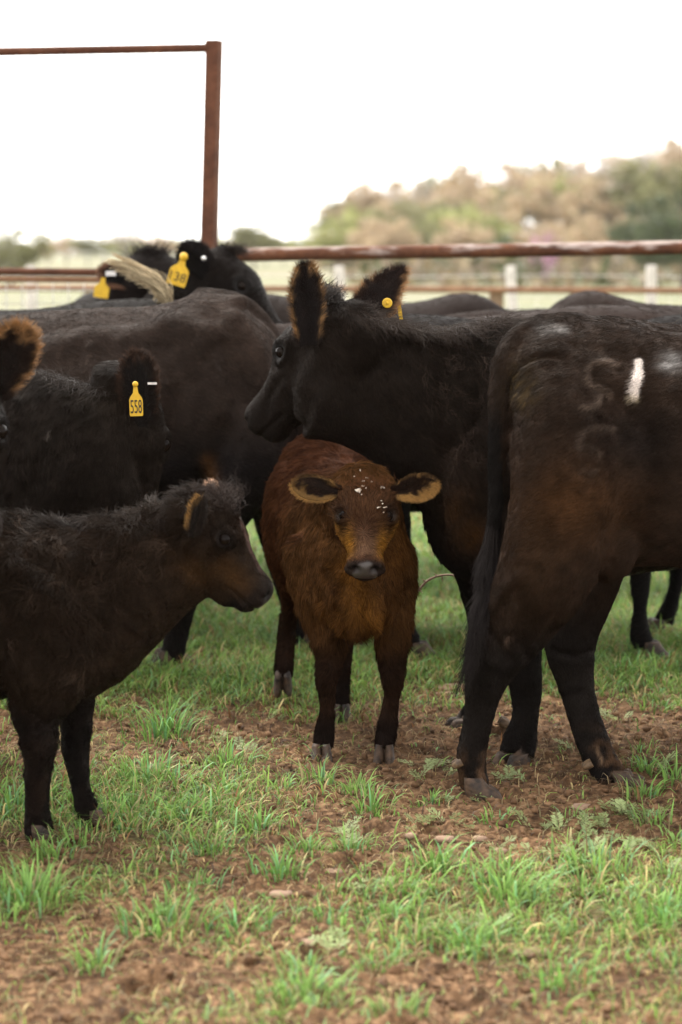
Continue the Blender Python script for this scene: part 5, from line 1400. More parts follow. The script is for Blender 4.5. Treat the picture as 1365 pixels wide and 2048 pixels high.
    hair_object('coat', bt, root)
    cc = np.tile([0.012, 0.010, 0.010], (n, 1)) * (0.5 + 1.0 * rs.rand(n, 1))
    o = hair_object('tail_switch', [(pts.astype(np.float32), R.astype(np.float32), cc.astype(np.float32))], root)
    hoof(root, P(950, 1590, 6.45)[:2], 0.05, .90, 0.05, top=0.055)
    hoof(root, P(1247, 1578, 6.62)[:2], -0.2, .80, 0.05, top=0.036)
    hoof(root, P(1855, 1590, 6.45)[:2], 0.05, 1.0); hoof(root, P(1905, 1560, 6.78)[:2], 0.05, 1.0)
    dewclaw(root, P(924, 1522, 6.44), 0.0, .70); dewclaw(root, P(1184, 1525, 6.65), 0.0, 0.68)
    return root
branded_cow()

# ------------------------------------------------------------------ the black cow standing over the brown calf, head turned away
def black_cow_behind_calf():
    root = empty('black_cow', (1.0, 7.3, 0)) 
    tag(root, 'black cow standing over the brown calf, looking left, round yellow button in one ear', 'cow')
    B = Beast(); B.cscale = .75; B.streak = 1.0
    B.guard = dict(n=5000, L=.030, col=(0.038, 0.026, 0.020), zmin=.85, r=.0008)
    B.body([(890, 760, 872, 1030, .08, 7.15), (905, 700, 880, 1110, .15, 7.16), (945, 655, 918, 1152, .20, 7.18), (1005, 641, 985, 1182, .24, 7.2), (1100, 648, 1100, 1172, .30, 7.27), (1250, 652, 1250, 1145, .34, 7.38),
            (1450, 655, 1450, 1125, .34, 7.5), (1600, 645, 1600, 1120, .29, 7.55), (1720, 650, 1700, 1060, .24, 7.6), (1790, 700, 1770, 980, .12, 7.6)], 7.2, 2.3)
    B.body([(1000, 646, 960, 1120, .17, 7.2), (930, 655, 890, 1070, .165, 7.17), (865, 662, 815, 985, .145, 7.14), (800, 654, 745, 925, .125, 7.12), (745, 636, 690, 893, .115, 7.10), (700, 618, 640, 880, .10, 7.07), (672, 610, 605, 878, .085, 7.06)], 7.15, 2.2, 0.05)
    # front legs
    B.ball(P(985, 1000, 7.02), (.14, .09, .24))
    B.limb([(1010, 1040, 95, 7.03, .11), (1022, 1150, 72, 7.02, .10), (1035, 1240, 52, 7.0, .075), (1043, 1310, 42, 6.99, .058), (1050, 1355, 36, 6.98, .052), (1053, 1400, 30, 6.98, .042), (1050, 1440, 27, 6.97, .038), (1042, 1475, 36, 6.96, .044), (1036, 1497, 36, 6.94, .044), (1034, 1512, 38, 6.93, .046)])
    B.limb([(960, 1050, 80, 7.36, .10), (975, 1180, 55, 7.4, .07), (985, 1280, 42, 7.42, .055), (992, 1330, 36, 7.44, .048), (975, 1385, 26, 7.45, .036), (955, 1420, 28, 7.46, .04), (938, 1445, 30, 7.46, .042)])
    for px, dd, gy in ((1640, 7.36, 1440), (1600, 7.78, 1390)):
        B.limb([(px + 60, 900, 110, dd, .12), (px + 50, 1040, 80, dd, .1), (px + 30, 1140, 50, dd, .07), (px - 10, 1210, 40, dd, .05), (px - 5, 1310, 27, dd, .036), (px, gy, 32, dd, .045)])
    o = P(678, 636, 7.06)
    tipp = P(508, 838, 7.30)
    ax = tipp - o
    H = Head(o, ax, np.array([-0.55, 0.35, 0.75]), np.linalg.norm(ax) * 1.0, 0.86, 0.84); H.eye = .8
    H.build(B, 0.95)
    B.limb([(655, 690, 42, 7.06, .09), (640, 770, 60, 7.08, .09), (625, 840, 38, 7.10, .075)])       # jowl
    def rel(V, N, q, f):
        D = np.zeros(len(V))
        for pts, r, a in [([(900, 700), (880, 800), (900, 900)], 20, -.008), ([(940, 720), (930, 850)], 25, .010), ([(590, 700), (585, 780), (600, 850)], 14, -.010), ([(600, 760), (640, 800)], 22, .008),
                          ([(800, 700), (790, 780)], 18, .005), ([(560, 760), (535, 800), (530, 840)], 9, -.006), ([(860, 1010), (900, 1060), (930, 1110)], 22, .010), ([(740, 880), (800, 900)], 18, -.006)]:
            D += a * mark(q, pts, r)
        return D
    def colfn(V, N, q):
        n = len(V); C = np.tile(np.array([0.025, 0.0170, 0.0130]), (n, 1)); g = np.zeros(n)
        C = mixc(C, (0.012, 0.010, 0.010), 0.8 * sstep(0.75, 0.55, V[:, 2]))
        nz = 0.5 + 0.5 * fbm(V, 9, 63, 3)
        C = mixc(C, (0.11, 0.045, 0.012), np.clip(nz * 1.5 * np.maximum(gauss_px(q, 915, 1010, 32, 45), gauss_px(q, 940, 1060, 40, 40)) * 0.9, 0, 1))
        C = mixc(C, (0.045, 0.024, 0.016), 0.5 * gauss_px(q, 930, 930, 70, 60))
        C, g, _, _ = muzzle_common(H, V, C, g, np.ones(n), (0.03, 0.026, 0.025))
        return C, g
    def lenfn(V, N, q):
        L = 0.017 + 0.014 * sstep(800, 900, q[:, 0]) * sstep(1200, 1050, q[:, 1]) * sstep(0.5, 0.8, V[:, 2])
        L = L * (0.6 + 0.4 * sstep(0.35, 0.55, V[:, 2])) * sstep(0.02, 0.06, V[:, 2])
        ql = H.l(V); L = np.where((ql[:, 0] > 0.15) & (np.abs(ql[:, 1]) < 0.4), 0.011, L)
        return muzzle_common(H, V, np.zeros((len(V), 3)), np.zeros(len(V)), L)[2]
    fs = flow_side(-1, 1.0)
    def flow(V, N, q):
        k = sstep(900, 800, q[:, 0])[:, None]
        return fs(V, N, q) * [1, 1, 1] - k * np.array([0, 0, 1.2]) + 0.35 * vvec(V, 9, 29)
    B.ears.append((P(614, 690, 6.97), P(611, 526, 6.93), (1, 0.35, 0), 0.092, -0.5, ((0.016, 0.011, 0.010), (0.013, 0.010, 0.009), (0.27, 0.15, 0.065)), dict(thick=.005, fstart=.84, base_w=.55, hair=(7000, .020), fout=.8)))
    B.ears.append((P(722, 640, 7.16), P(810, 534, 7.20), (0.75, 0.1, -1), 0.118, 0.35, ((0.022, 0.014, 0.012), (0.022, 0.014, 0.012), (0.34, 0.19, 0.09)), dict(point=1, thick=.005, fstart=.80, fside=0.14, base_w=.7, hair=(6000, .020), fout=.9)))
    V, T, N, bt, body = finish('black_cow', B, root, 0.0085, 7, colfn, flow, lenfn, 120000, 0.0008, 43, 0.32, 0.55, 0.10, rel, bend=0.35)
    # mane along the crest and a clipped, matted poll
    rs = np.random.RandomState(44); n = 5200
    cr = catmull(np.array([P(700, 622, 7.08), P(760, 640, 7.1), P(820, 658, 7.13), (P(880, 660, 7.15)), P(930, 652, 7.17), P(1005, 640, 7.2)]), 8)
    ii = rs.randint(0, len(cr), n); R0 = cr[ii] + rs.randn(n, 3) * [.02, .035, .008] - [0, 0.03, .006]
    D = unit(np.array([0.55, -0.45, -0.25]) + rs.randn(n, 3) * 0.28 + vvec(R0, 16, 3) * 0.7)
    bt.append(make_strands(R0, D, np.tile([0, -0.5, 0.85], (n, 1)), 0.050 * (0.5 + 0.8 * rs.rand(n)), np.tile([0.026, 0.018, 0.014], (n, 1)) * (0.6 + 0.9 * rs.rand(n, 1)), np.full(n, .0006), 6, 0.5, 0.2))
    n = 900; c = P(655, 592, 7.05); R0 = c + rs.randn(n, 3) * [.016, .03, .010]; D = unit(np.array([0.1, -0.2, 0.6]) + rs.randn(n, 3) * 0.5)
    bt.append(make_strands(R0, D, np.tile([0, -0.5, 0.85], (n, 1)), 0.03 * (0.5 + 0.8 * rs.rand(n)), np.tile([0.03, 0.026, 0.024], (n, 1)), np.full(n, .0008), 5, 0.4, 0.2))
    hair_object('coat', bt, root)
    # round button of the tag, and the edge of the tag behind the ear
    V_, F_ = tube_mesh([P(775, 606, 7.131), P(775, 606, 7.1285), P(775, 606, 7.127), P(775, 606, 7.1268)], [.0150, .0150, .0140, .011], None, 24, (0, 0, 1))
    b = link('ear_tag', mesh_data('ear_tag', V_, F_), M_TAG, root); b['label'] = 'round yellow button pinned through the ear'
    V_, F_ = tube_mesh([P(775, 606, 7.127), P(775, 606, 7.122)], [.0045, .004], None, 12, (0, 0, 1))
    link('tag_pin', mesh_data('tag_pin', V_, F_), M_TAG, b)
    m = MB(); m.box(P(801, 628, 7.21), (.0055, .0012, .028), np.array(Matrix.Rotation(-0.15, 3, 'Y'))); link('tag_edge', m.mesh('tag_edge', False), M_TAG, b)
    hoof(root, P(1032, 1520, 6.93)[:2], PI + 0.9, .92, 0.06, top=0.042); hoof(root, P(934, 1455, 7.46)[:2], PI + 0.3, 0.8, top=.04)
    hoof(root, P(1640, 1440, 7.36)[:2], PI, 0.95); hoof(root, P(1600, 1390, 7.78)[:2], PI, 0.95)
    dewclaw(root, P(1000, 1440, 7.42), PI, 0.9)
    return root
black_cow_behind_calf()

# ------------------------------------------------------------------ tagged cow at the left, its head turned away
def tagged_cow():
    root = empty('tagged_cow', (-1.2, 6.9, 0))
    tag(root, 'black cow with yellow tag 558 in its ear, facing away behind the shaggy calf', 'cow')
    B = Beast(); B.cscale = .85; B.streak = 1.0
    B.body([(-640, 830, -640, 1180, .08, 7.5), (-600, 770, -590, 1270, .2, 7.45), (-480, 742, -480, 1290, .29, 7.35), (-320, 740, -320, 1310, .33, 7.2), (-160, 735, -150, 1300, .30, 7.05), (-60, 733, -50, 1270, .25, 6.95), (10, 745, 30, 1220, .18, 6.85), (70, 800, 75, 1120, .09, 6.8)], 7.0, 2.3)
    B.body([(-40, 736, -10, 1230, .17, 6.86), (50, 738, 60, 1190, .165, 6.78), (110, 752, 130, 1130, .15, 6.72), (170, 770, 195, 1090, .135, 6.68), (225, 776, 255, 1060, .12, 6.66), (262, 790, 285, 1040, .09, 6.66)], 6.75, 2.25)
    o = P(262, 772, 6.66)
    H = Head(o, np.array([0.035, 0.10, -0.42]), np.array([0.75, 0.75, 0.1]), 0.44, 0.9, 0.62); H.eye = .9
    H.build(B, 0.9)
    for px, dd in ((-70, 6.75), (-110, 7.1)):
        B.limb([(px, 1150, 80, dd, .11), (px, 1280, 60, dd, .08), (px, 1370, 42, dd, .055), (px, 1430, 36, dd, .05), (px, 1500, 26, dd, .036), (px, P_ground_py(dd) - 25, 33, dd, .042)])
    for px, dd in ((-560, 7.2), (-520, 7.55)):
        B.limb([(px - 10, 1000, 100, dd, .12), (px, 1180, 70, dd, .09), (px - 30, 1290, 40, dd, .055), (px - 20, 1380, 27, dd, .036), (px, P_ground_py(dd) - 20, 33, dd, .042)])
    def rel(V, N, q, f):
        D = np.zeros(len(V))
        for pts, r, a in [([(60, 760), (90, 900), (60, 1000)], 30, -.008), ([(240, 800), (250, 950)], 25, -.010), ([(292, 860), (288, 1000)], 12, .005)]:
            D += a * mark(q, pts, r)
        return D
    def colfn(V, N, q):
        n = len(V); C = np.tile(np.array([0.021, 0.0152, 0.0122]), (n, 1)); g = np.zeros(n)
        C = mixc(C, (0.036, 0.027, 0.020), 0.6 * gauss_px(q, 190, 800, 60, 40))
        C = mixc(C, (0.5, 0.42, 0.36), 0.9 * mark(q, [(103, 853), (105, 862)], 2.5))
        return C, g
    def lenfn(V, N, q):
        L = 0.022 + 0 * q[:, 0]; L = L * sstep(0.02, 0.06, V[:, 2])
        return np.where(q[:, 0] > 255, 0.014, L)
    def flow(V, N, q):
        D = np.zeros_like(V); D[:, 0] = -0.12; D[:, 2] = -1; D += 0.3 * vvec(V, 7, 39)
        return D
    B.ears.append((P(285, 860, 6.58), P(272, 703, 6.54), (1, 0.15, -0.12), 0.098, 0.55, ((0.014, 0.011, 0.010), (0.012, 0.009, 0.008), (0.055, 0.030, 0.020)), dict(thick=.005, fstart=.80, base_w=.6, hair=(6000, .018), fout=.9)))
    V, T, N, bt, body = finish('tagged_cow', B, root, 0.0095, 7, colfn, flow, lenfn, 80000, 0.0009, 53, 0.28, 0.5, 0.05, rel, bend=0.3)
    rs = np.random.RandomState(54); n = 900
    R0 = P(236, 772, 6.62) + rs.randn(n, 3) * [.014, .02, .006]; D = unit(np.array([0.0, -0.1, 0.9]) + rs.randn(n, 3) * 0.25 + vvec(R0, 60, 2) * 0.3)
    bt.append(make_strands(R0, D, np.tile([0, -0.5, 0.85], (n, 1)), 0.045 * (0.4 + 0.8 * rs.rand(n)), np.tile([0.028, 0.022, 0.02], (n, 1)), np.full(n, .0006), 5, 0.2, 0.2))
    n = 1500; cr = catmull(np.array([P(60, 740, 6.78), P(120, 755, 6.72), P(180, 774, 6.67), P(230, 776, 6.65)]), 8)
    ii = rs.randint(0, len(cr), n); R0 = cr[ii] + rs.randn(n, 3) * [.01, .03, .005] - [0, 0.02, .004]
    D = unit(np.array([-0.3, -0.4, 0.0]) + rs.randn(n, 3) * 0.35)
    bt.append(make_strands(R0, D, np.tile([0, -0.5, 0.85], (n, 1)), 0.035 * (0.5 + 0.8 * rs.rand(n)), np.tile([0.026, 0.02, 0.017], (n, 1)), np.full(n, .0006), 5, 0.5, 0.1))
    hair_object('coat', bt, root)
    ear_tag(root, P(271, 768, 6.472), (1, 0.10, 0.03), (-0.03, 0, -1), .036, .086, '558', True, 'yellow ear tag numbered 558', 0.42)
    m = MB(); m.box(P(305, 767, 6.50), (.0125, .003, .0030)); link('ear_clip', m.mesh('ear_clip', False), M_METAL, root)
    for px, dd in ((-70, 6.75), (-110, 7.1), (-560, 7.2), (-520, 7.55)): hoof(root, P(px, P_ground_py(dd), dd)[:2], 0.0, 0.95)
    return root
tagged_cow()

# ------------------------------------------------------------------ cow at the very edge: an ear and the muzzle reach into the picture
def edge_cow():
    root = empty('edge_cow', (-1.4, 5.6, 0))
    tag(root, 'cow at the left edge showing only a tan fringed ear and a grey muzzle', 'cow')
    B = Beast()
    H = Head(P(-78, 770, 5.72), np.array([0.062, -0.16, -0.36]), (0, -1, 0.35), 0.385, 0.92, 0.9)
    H.build(B, 1.0)
    B.wlimb([(-1.30, 5.55, .85, .26, .18), (-1.12, 5.72, .95, .22, .14), (-.98, 5.80, 1.04, .17, .11), (-.90, 5.78, 1.10, .12, .09)], (0, 1, 0))
    B.rings([(-1.12, 5.6, .9, .7, .06), (-1.2, 5.57, 1.12, .55, .18), (-1.4, 5.5, 1.22, .5, .26), (-1.75, 5.35, 1.2, .48, .30), (-2.1, 5.2, 1.2, .52, .29), (-2.4, 5.1, 1.22, .62, .22), (-2.55, 5.05, 1.1, .8, .1)])
    for x, y in ((-1.35, 5.34), (-1.40, 5.68), (-2.35, 4.95), (-2.4, 5.3)):
        B.wlimb([(x, y, .8, .1, .1), (x, y, .55, .07, .07), (x, y, .4, .055, .055), (x, y, .2, .035, .035), (x, y, .05, .042, .042)], (0, 1, 0))
        hoof(root, (x + .02, y), -0.3, 0.95)
    def colfn(V, N, q):
        n = len(V); C = np.tile(np.array([0.022, 0.015, 0.012]), (n, 1)); g = np.zeros(n)
        C = mixc(C, (0.12, 0.10, 0.095), sstep(1015, 1045, q[:, 1]) * (q[:, 1] < 1200) * (V[:, 1] < 5.75) * 0.7)
        C, g, _, _ = muzzle_common(H, V, C, g, np.ones(n), (0.10, 0.09, 0.088))
        return C, g
    def lenfn(V, N, q):
        L = np.full(len(V), 0.018) * sstep(0.02, 0.06, V[:, 2])
        return muzzle_common(H, V, np.zeros((len(V), 3)), np.zeros(len(V)), L)[2]
    B.ears.append((P(-12, 800, 5.72), P(44, 652, 5.66), (1, 0.1, 0.45), 0.112, 0.4, ((0.02, 0.014, 0.012), (0.018, 0.012, 0.010), (0.29, 0.16, 0.07)), dict(thick=.005, fstart=.72, base_w=.5, hair=(9000, .024), fout=.95)))
    V, T, N, bt, body = finish('edge_cow', B, root, 0.011, 6, colfn, flow_side(1, 1), lenfn, 12000, 0.0007, 63, 0.3, 0.4)
    hair_object('coat', bt, root)
edge_cow()

# ------------------------------------------------------------------ big cow behind on the left, rump to the right
def bony_cow():
    root = empty('bony_cow', (-1.0, 8.5, 0)); 
    tag(root, 'big black cow with bony hips, broadside behind the tagged cow, rump to the right', 'cow')
    B = Beast(); d = 8.5; B.cscale = 1.35
    B.body([(574, 860, 574, 960, .07), (568, 745, 570, 1010, .14), (550, 672, 556, 1035, .21), (522, 642, 520, 1045, .25), (490, 620, 480, 1010, .26), (470, 594, 455, 995, .27), (440, 588, 435, 985, .28), (400, 583, 395, 985, .30), (350, 602, 350, 1000, .32),
            (280, 613, 280, 1030, .35), (150, 617, 150, 1060, .385), (0, 632, 0, 1075, .385), (-150, 635, -150, 1070, .36), (-300, 620, -300, 1060, .30), (-400, 630, -400, 1030, .22), (-470, 720, -470, 950, .12)], d, 2.35)
    B.body([(-360, 640, -380, 1000, .17), (-470, 700, -480, 960, .14), (-560, 780, -560, 960, .12)], d)
    H = Head(P(-560, 820, 8.5), (-0.25, 0, -0.4), (-1, 0, 0.6), 0.46, 0.85, 0.85); H.build(B)
    B.limb([(520, 850, 62, 8.38, .15), (505, 920, 72, 8.34, .15), (470, 985, 62, 8.33, .12), (425, 1060, 48, 8.35, .09), (390, 1130, 38, 8.38, .065), (368, 1190, 33, 8.42, .052), (358, 1240, 28, 8.44, .042), (350, 1285, 26, 8.45, .038), (342, 1318, 27, 8.46, .04), (333, 1335, 30, 8.46, .045)])
    B.limb([(535, 880, 60, 8.72, .14), (545, 960, 55, 8.74, .13), (555, 1040, 47, 8.78, .10), (570, 1120, 38, 8.82, .075), (583, 1180, 32, 8.85, .055), (590, 1230, 24, 8.86, .04), (598, 1270, 24, 8.87, .038), (604, 1295, 26, 8.87, .042)])
    for px, dd in ((-330, 8.3), (-290, 8.7)):
        B.limb([(px, 980, 70, dd, .1), (px, 1080, 45, dd, .065), (px, 1150, 34, dd, .052), (px, 1230, 22, dd, .036), (px, P_ground_py(dd) - 15, 27, dd, .042)])
    B.limb([(430, 590, 14, 8.55, .04), (490, 606, 14, 8.6, .04), (540, 652, 12, 8.6, .03), (566, 720, 10, 8.6, .026), (572, 850, 9, 8.62, .02), (570, 1000, 8, 8.64, .016), (565, 1120, 10, 8.66, .02)])
    B.ball(P(474, 602, 8.45), (.045, .06, .026)); B.ball(P(425, 680, 8.27), (.06, .05, .06))
    def rel(V, N, q, f):
        D = np.zeros(len(V)); nr = V[:, 1] < 8.55
        for pts, r, a in [([(330, 640), (400, 665), (430, 720), (440, 820)], 24, .020), ([(250, 680), (180, 665), (100, 700)], 26, .014), ([(330, 700), (370, 760), (350, 900)], 40, -.030), ([(440, 700), (470, 740), (500, 800)], 30, -.022),
                          ([(470, 640), (510, 690), (530, 760)], 22, .016), ([(0, 665), (150, 650), (330, 625)], 20, -.014), ([(120, 760), (260, 740)], 25, .008), ([(60, 690), (60, 900)], 12, .006), ([(0, 700), (0, 900)], 12, .006),
                          ([(120, 720), (125, 900)], 12, .006), ([(180, 700), (200, 900)], 13, .007), ([(240, 690), (270, 880)], 13, .007), ([(400, 960), (430, 1010)], 20, -.01)]:
            D += 1.5 * a * mark(q, pts, r) * nr
        return D
    def colfn(V, N, q):
        n = len(V); C = np.tile(np.array([0.034, 0.0225, 0.0175]), (n, 1)); g = np.zeros(n)
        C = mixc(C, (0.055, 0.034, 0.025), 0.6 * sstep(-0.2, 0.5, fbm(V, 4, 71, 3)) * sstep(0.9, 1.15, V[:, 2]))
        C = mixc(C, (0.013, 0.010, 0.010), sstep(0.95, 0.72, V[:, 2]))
        C = mixc(C, (0.14, 0.062, 0.022), 0.7 * mark(q, [(415, 920), (425, 960), (432, 1000)], 14))
        return C, g
    def lenfn(V, N, q): return 0.014 * sstep(0.02, 0.06, V[:, 2])
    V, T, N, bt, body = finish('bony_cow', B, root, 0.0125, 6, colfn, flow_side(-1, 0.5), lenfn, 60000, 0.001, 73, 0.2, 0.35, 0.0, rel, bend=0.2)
    hair_object('coat', bt, root)
    hoof(root, P(328, 1338, 8.46)[:2], PI + 0.3, 1.0); hoof(root, P(606, 1300, 8.87)[:2], PI + 1.2, 1.0)
    for px, dd in ((-330, 8.3), (-290, 8.7)): hoof(root, P(px - 5, P_ground_py(dd), dd)[:2], PI, 0.95)
    dewclaw(root, P(366, 1316, 8.46), PI, 1.0)
bony_cow()

# ------------------------------------------------------------------ generic far cows, each posed on its own
def far_cow(name, label, pos, yaw, ztop=1.30, head=None, col=(0.030, 0.019, 0.015), legs=True, nhair=0, seed=0, tail=True, group=None, length=1.0, hump=0.0, voxel=0.02, neck=None, extra=None, step=0.0):
    """pos: ground point under the middle of the trunk; yaw: heading; head: (poll, axis, dorsal, L) in world space or None for a head held low in front"""
    root = empty(name, (pos[0], pos[1], 0)); tag(root, label, 'cow', group)
    B = Beast(); k = ztop / 1.31
    c, s = math.cos(yaw), math.sin(yaw)
    def W(x, y, z): return np.array([pos[0] + (x * c - y * s) * length, pos[1] + (x * s + y * c), z * k])
    st = [(-.82, 1.10, .98, .07), (-.79, 1.20, .85, .14), (-.70, 1.285, .70, .22), (-.55, 1.31, .62, .26), (-.35, 1.305, .57, .30), (0, 1.265, .50, .345), (.3, 1.265 + hump * .4, .48, .33), (.52, 1.31 + hump, .48, .27), (.68, 1.27, .52, .21), (.80, 1.12, .62, .12)]
    A = catmull(np.array([[*W(x, 0, (zt + zb) / 2), (zt - zb) / 2 * k, w] for x, zt, zb, w in st]), 4)
    U = np.zeros((len(A), 3)); U[:, 2] = A[:, 3]
    B.add(*ring_mesh(A[:, :3], U, np.array([-s, c, 0]) * A[:, 4:5], 2.35))
    if head is None: head = (W(1.20, 0, 1.15), np.array([c, s, -0.9]), np.array([c, s, 1.0]), 0.46)
    o, ax, dr, L = head
    H = Head(o, ax, dr, L, 0.86, 0.86); H.eye = .85; H.build(B, 0.92)
    nk0 = W(.45, 0, .95); nk1 = W(.75, 0, 1.0); ne = H.w((0.08, 0, -0.12))
    m = (nk1 + ne) / 2 + (np.array([0, 0, 0.03]) if neck is None else neck)
    V_, F_ = tube_mesh([nk0, nk1, m, ne], [.30, .24, .17, .125], [.2, .17, .12, .10], 20, (-s, c, 0), 4)
    B.add(V_, F_)
    i = 0
    for x, y in ((.52, .15), (.50, -.15)):
        x += step * (1 if i == 0 else -1); i += 1
        pts = [W(.52, y * .9, .85), W(.53, y, .68), W(x, y, .50), W(x, y, .40), W(x, y, .22), W(x, y, .10), W(x + .02, y, .05)]
        B.add(*tube_mesh(pts, [.13, .085, .062, .055, .036, .042, .05], [.1, .08, .055, .052, .034, .04, .045], 16, (-s, c, 0), 3))
        hp = W(x + .05, y, 0); hoof(root, hp[:2], yaw, 0.98)
    i = 0
    for x, y in ((-.62, .16), (-.58, -.16)):
        x += step * (1 if i else -1); i += 1
        pts = [W(-.55, y * .9, .95), W(-.54, y, .75), W(-.60 + (x + .6) * .5, y, .60), W(x - .04, y, .46), W(x - .03, y, .22), W(x, y, .10), W(x + .02, y, .05)]
        B.add(*tube_mesh(pts, [.22, .15, .085, .058, .036, .042, .05], [.12, .11, .075, .05, .034, .04, .045], 16, (-s, c, 0), 3))
        hp = W(x + .05, y, 0); hoof(root, hp[:2], yaw, 0.98)
    if tail: B.add(*tube_mesh([W(-.70, 0, 1.26), W(-.82, 0, 1.22), W(-.87, 0, 1.0), W(-.86, 0, .7), W(-.86, 0, .45)], [.035, .03, .024, .02, .03], None, 10, (-s, c, 0), 3))
    if extra: extra(B, H, W)
    base = np.array(col)
    def colfn(V, N, q):
        C = np.tile(base, (len(V), 1)); C = C * (1 + 0.35 * fbm(V, 4, seed, 3)[:, None])
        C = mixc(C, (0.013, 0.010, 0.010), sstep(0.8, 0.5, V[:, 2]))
        g = np.zeros(len(V)); C, g, _, _ = muzzle_common(H, V, C, g, np.ones(len(V)), (0.04, 0.035, 0.033))
        return C, g
    def lenfn(V, N, q): return np.full(len(V), 0.018) * sstep(0.02, 0.06, V[:, 2])
    if not B.ears:
        for sg in (1, -1):
            b_ = H.w((0.04, sg * .24, .0)); t_ = H.w((0.0, sg * .58, .02))
            B.ears.append((b_, t_, -H.x * 1.0, .10, .4 * sg, ((0.02, 0.015, 0.013), (0.012, 0.01, 0.009), (0.10, 0.06, 0.04)), dict(hair=(1200, .016))))
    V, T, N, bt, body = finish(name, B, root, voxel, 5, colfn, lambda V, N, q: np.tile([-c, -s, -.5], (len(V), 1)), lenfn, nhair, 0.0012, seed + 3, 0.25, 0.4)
    hair_object('coat', bt, root)
    return root, H

# head facing right with tag, beyond the bony cow
o = P(430, 522, 9.8)
H_ax = P(582, 690, 9.72) - o
def ex1(B, H, W):
    B.ears.append((P(418, 562, 9.72), P(368, 484, 9.66), (0.9, 0.1, -0.35), .135, 0.45, ((0.012, 0.010, 0.010), (0.008, 0.007, 0.007), (0.018, 0.014, 0.013)), dict(hair=(2500, .014), base_w=.55, thick=.006)))
r1, _ = far_cow('watching_cow', 'black cow looking right beyond the bony hips, broad yellow tag below its ear', (-1.55, 10.3), 0.30, 1.27, (o, H_ax, np.array([0.72, -0.15, 0.64]), np.linalg.norm(H_ax)), (0.026, 0.018, 0.015), nhair=16000, seed=101, extra=ex1, voxel=0.014, neck=np.array([0, 0, .05]))
ear_tag(r1, P(368, 513, 9.58), (1, 0.1, -0.30), (-0.28, 0, -1), .076, .118, '138', True, 'broad yellow ear tag with a faint number', .30)
m = MB(); V_, F_ = uv_ball(P(408, 517, 9.60), .010); m.add(V_, F_); link('ear_clip', m.mesh('ear_clip'), M_METAL, r1)
rs = np.random.RandomState(3); n = 500
R0 = P(462, 506, 9.8) + rs.randn(n, 3) * [.03, .02, .008]; D = unit(np.array([0, 0, .8]) + rs.randn(n, 3) * .4)
hair_object('poll_tuft', [make_strands(R0, D, np.tile([0, 0, 1.0], (n, 1)), .04 * (0.4 + rs.rand(n)), np.tile([0.02, 0.015, 0.013], (n, 1)), np.full(n, .0012))], r1)

# head facing away with a tag in its left ear
o = P(312, 528, 10.6)
def ex2(B, H, W):
    B.ears.append((P(262, 566, 10.5), P(196, 540, 10.46), (0.2, 0, -1), .10, 0.4, ((0.012, 0.010, 0.010), (0.008, 0.007, 0.007), (0.20, 0.10, 0.06)), dict(hair=(1500, .014), base_w=.5, thick=.006)))
    B.ears.append((P(345, 540, 10.6), P(385, 556, 10.7), (0.2, 0, -1), .10, 0.4, ((0.012, 0.010, 0.010), (0.008, 0.007, 0.007), (0.10, 0.06, 0.04)), dict(hair=(800, .014), base_w=.5, thick=.006)))
    B.add(*tube_mesh([P(235, 620, 10.6), P(260, 575, 10.6), P(300, 545, 10.6), P(345, 570, 10.6), P(370, 640, 10.6)], [.1, .11, .1, .1, .12], [.12] * 5, 16, (0, 1, 0), 3))
r2, _ = far_cow('turned_cow', 'black cow in the rear facing away, tufted poll, pale yellow tag at left', (-1.05, 11.35), -PI / 2 + PI + 0.2, 1.28, (o, np.array([0.05, 0.33, -0.32]), np.array([0, 0.5, 0.8]), .45), (0.028, 0.019, 0.016), nhair=9000, seed=111, extra=ex2, voxel=0.016)
ear_tag(r2, P(207, 556, 10.40), (1, 0, -0.15), (-0.12, 0, -1), .064, .085, None, False, 'yellow ear tag turned edgewise')
m = MB(); m.box(P(222, 547, 10.40), (.022, .003, .010)); link('ear_clip', m.mesh('ear_clip', False), M_METAL, r2)
n = 900; R0 = P(300, 518, 10.58) + rs.randn(n, 3) * [.035, .02, .012]; D = unit(np.array([0, 0, .8]) + rs.randn(n, 3) * .45 + vvec(R0, 30, 4) * .5)
hair_object('poll_tuft', [make_strands(R0, D, np.tile([0, 0, 1.0], (n, 1)), .065 * (0.4 + rs.rand(n)), np.tile([0.018, 0.014, 0.013], (n, 1)), np.full(n, .0012))], r2)

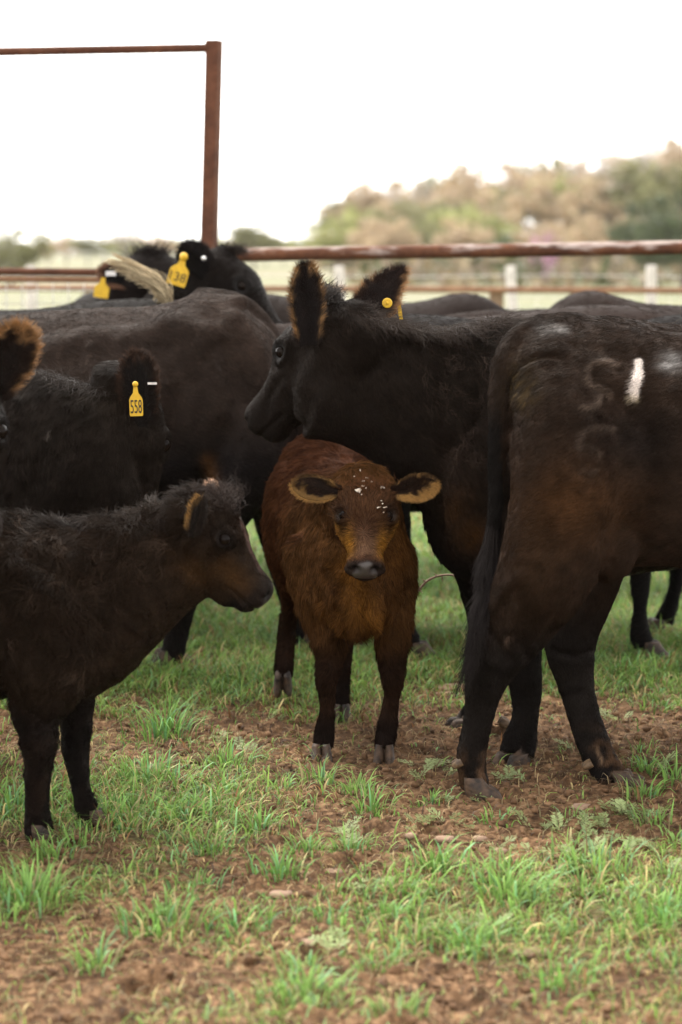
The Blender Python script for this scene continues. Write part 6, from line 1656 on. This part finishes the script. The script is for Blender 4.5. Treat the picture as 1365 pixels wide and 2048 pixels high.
# flat back in front of those two, with a blond switch flicked up over its rump
r3, _ = far_cow('switching_cow', 'low black back at the left rear with a blond tail switch flicked over its rump', tuple(P(40, 700, 9.5)[:2]), PI, 1.285, None, (0.021, 0.016, 0.013), nhair=9000, seed=121, tail=False, voxel=0.016)
n = 650; path = catmull(np.array([P(325, 612, 9.45), P(330, 592, 9.42), P(322, 572, 9.40), P(305, 553, 9.38), P(282, 540, 9.37), P(262, 528, 9.36), P(240, 517, 9.35), P(228, 512, 9.35)]), 6)
npt = 8; t0 = rs.rand(n) * 0.55; t1 = np.minimum(1, t0 + .18 + .38 * rs.rand(n)); tt = t0[:, None] + (t1 - t0)[:, None] * np.linspace(0, 1, npt)[None]
idx = tt * (len(path) - 1); i0 = np.minimum(idx.astype(int), len(path) - 2); fr = (idx - i0)[..., None]
base = path[i0] * (1 - fr) + path[i0 + 1] * fr
sp = np.interp(tt, [0, .3, .6, 1], [.020, .015, .008, .002]); grow = np.linspace(0, 1, npt)[None, :, None]
key = rs.randint(0, 14, n); kd = rs.randn(14, 3) * [.026, .02, .016]; kd[:, 0] -= .01; kd[:, 2] -= .02
pts = base + (rs.randn(n, 1, 3) * [1, .8, 1]) * sp[:, :, None] * .75 + grow ** 1.6 * kd[key][:, None, :]
hair_object('tail_switch', [(pts.astype(np.float32), (np.full((n, npt), .0015) * (1 - .6 * grow[..., 0])).astype(np.float32), (np.array([0.52, 0.42, 0.27]) * (0.45 + 0.8 * rs.rand(n, 1))).astype(np.float32))], r3)

# the backs behind on the right
far_cow('reddish_cow', 'reddish black cow behind the far ear, its back level with the white fence posts', tuple(P(960, 700, 9.35)[:2]), PI, 1.265, None, (0.062, 0.036, 0.027), nhair=7000, seed=131, hump=.02, voxel=0.018, step=.1)
far_cow('curly_cow', 'black cow behind the branded cow facing right, its forelegs showing under that belly', tuple(P(1068, 700, 8.8)[:2]), 0.0, 1.245, None, (0.022, 0.016, 0.014), nhair=12000, seed=141, voxel=0.018, length=1.0, step=.12)
far_cow('brown_backed_cow', 'brownish black cow farthest right, highest back below the right fence post', tuple(P(1420, 700, 10.6)[:2]), PI, 1.285, None, (0.060, 0.037, 0.029), nhair=6000, seed=151, voxel=0.02, hump=.02)
far_cow('hidden_cow', 'dark cow farthest back, only its spine showing between the two lifted ears', tuple(P(690, 700, 11.0)[:2]), 0.0, 1.285, None, (0.045, 0.027, 0.021), nhair=4000, seed=161, voxel=0.022)


grass(); weeds(); clods(); twig()
USE_HAZE = True
if USE_HAZE: haze()
print('script time', time.time() - T0)
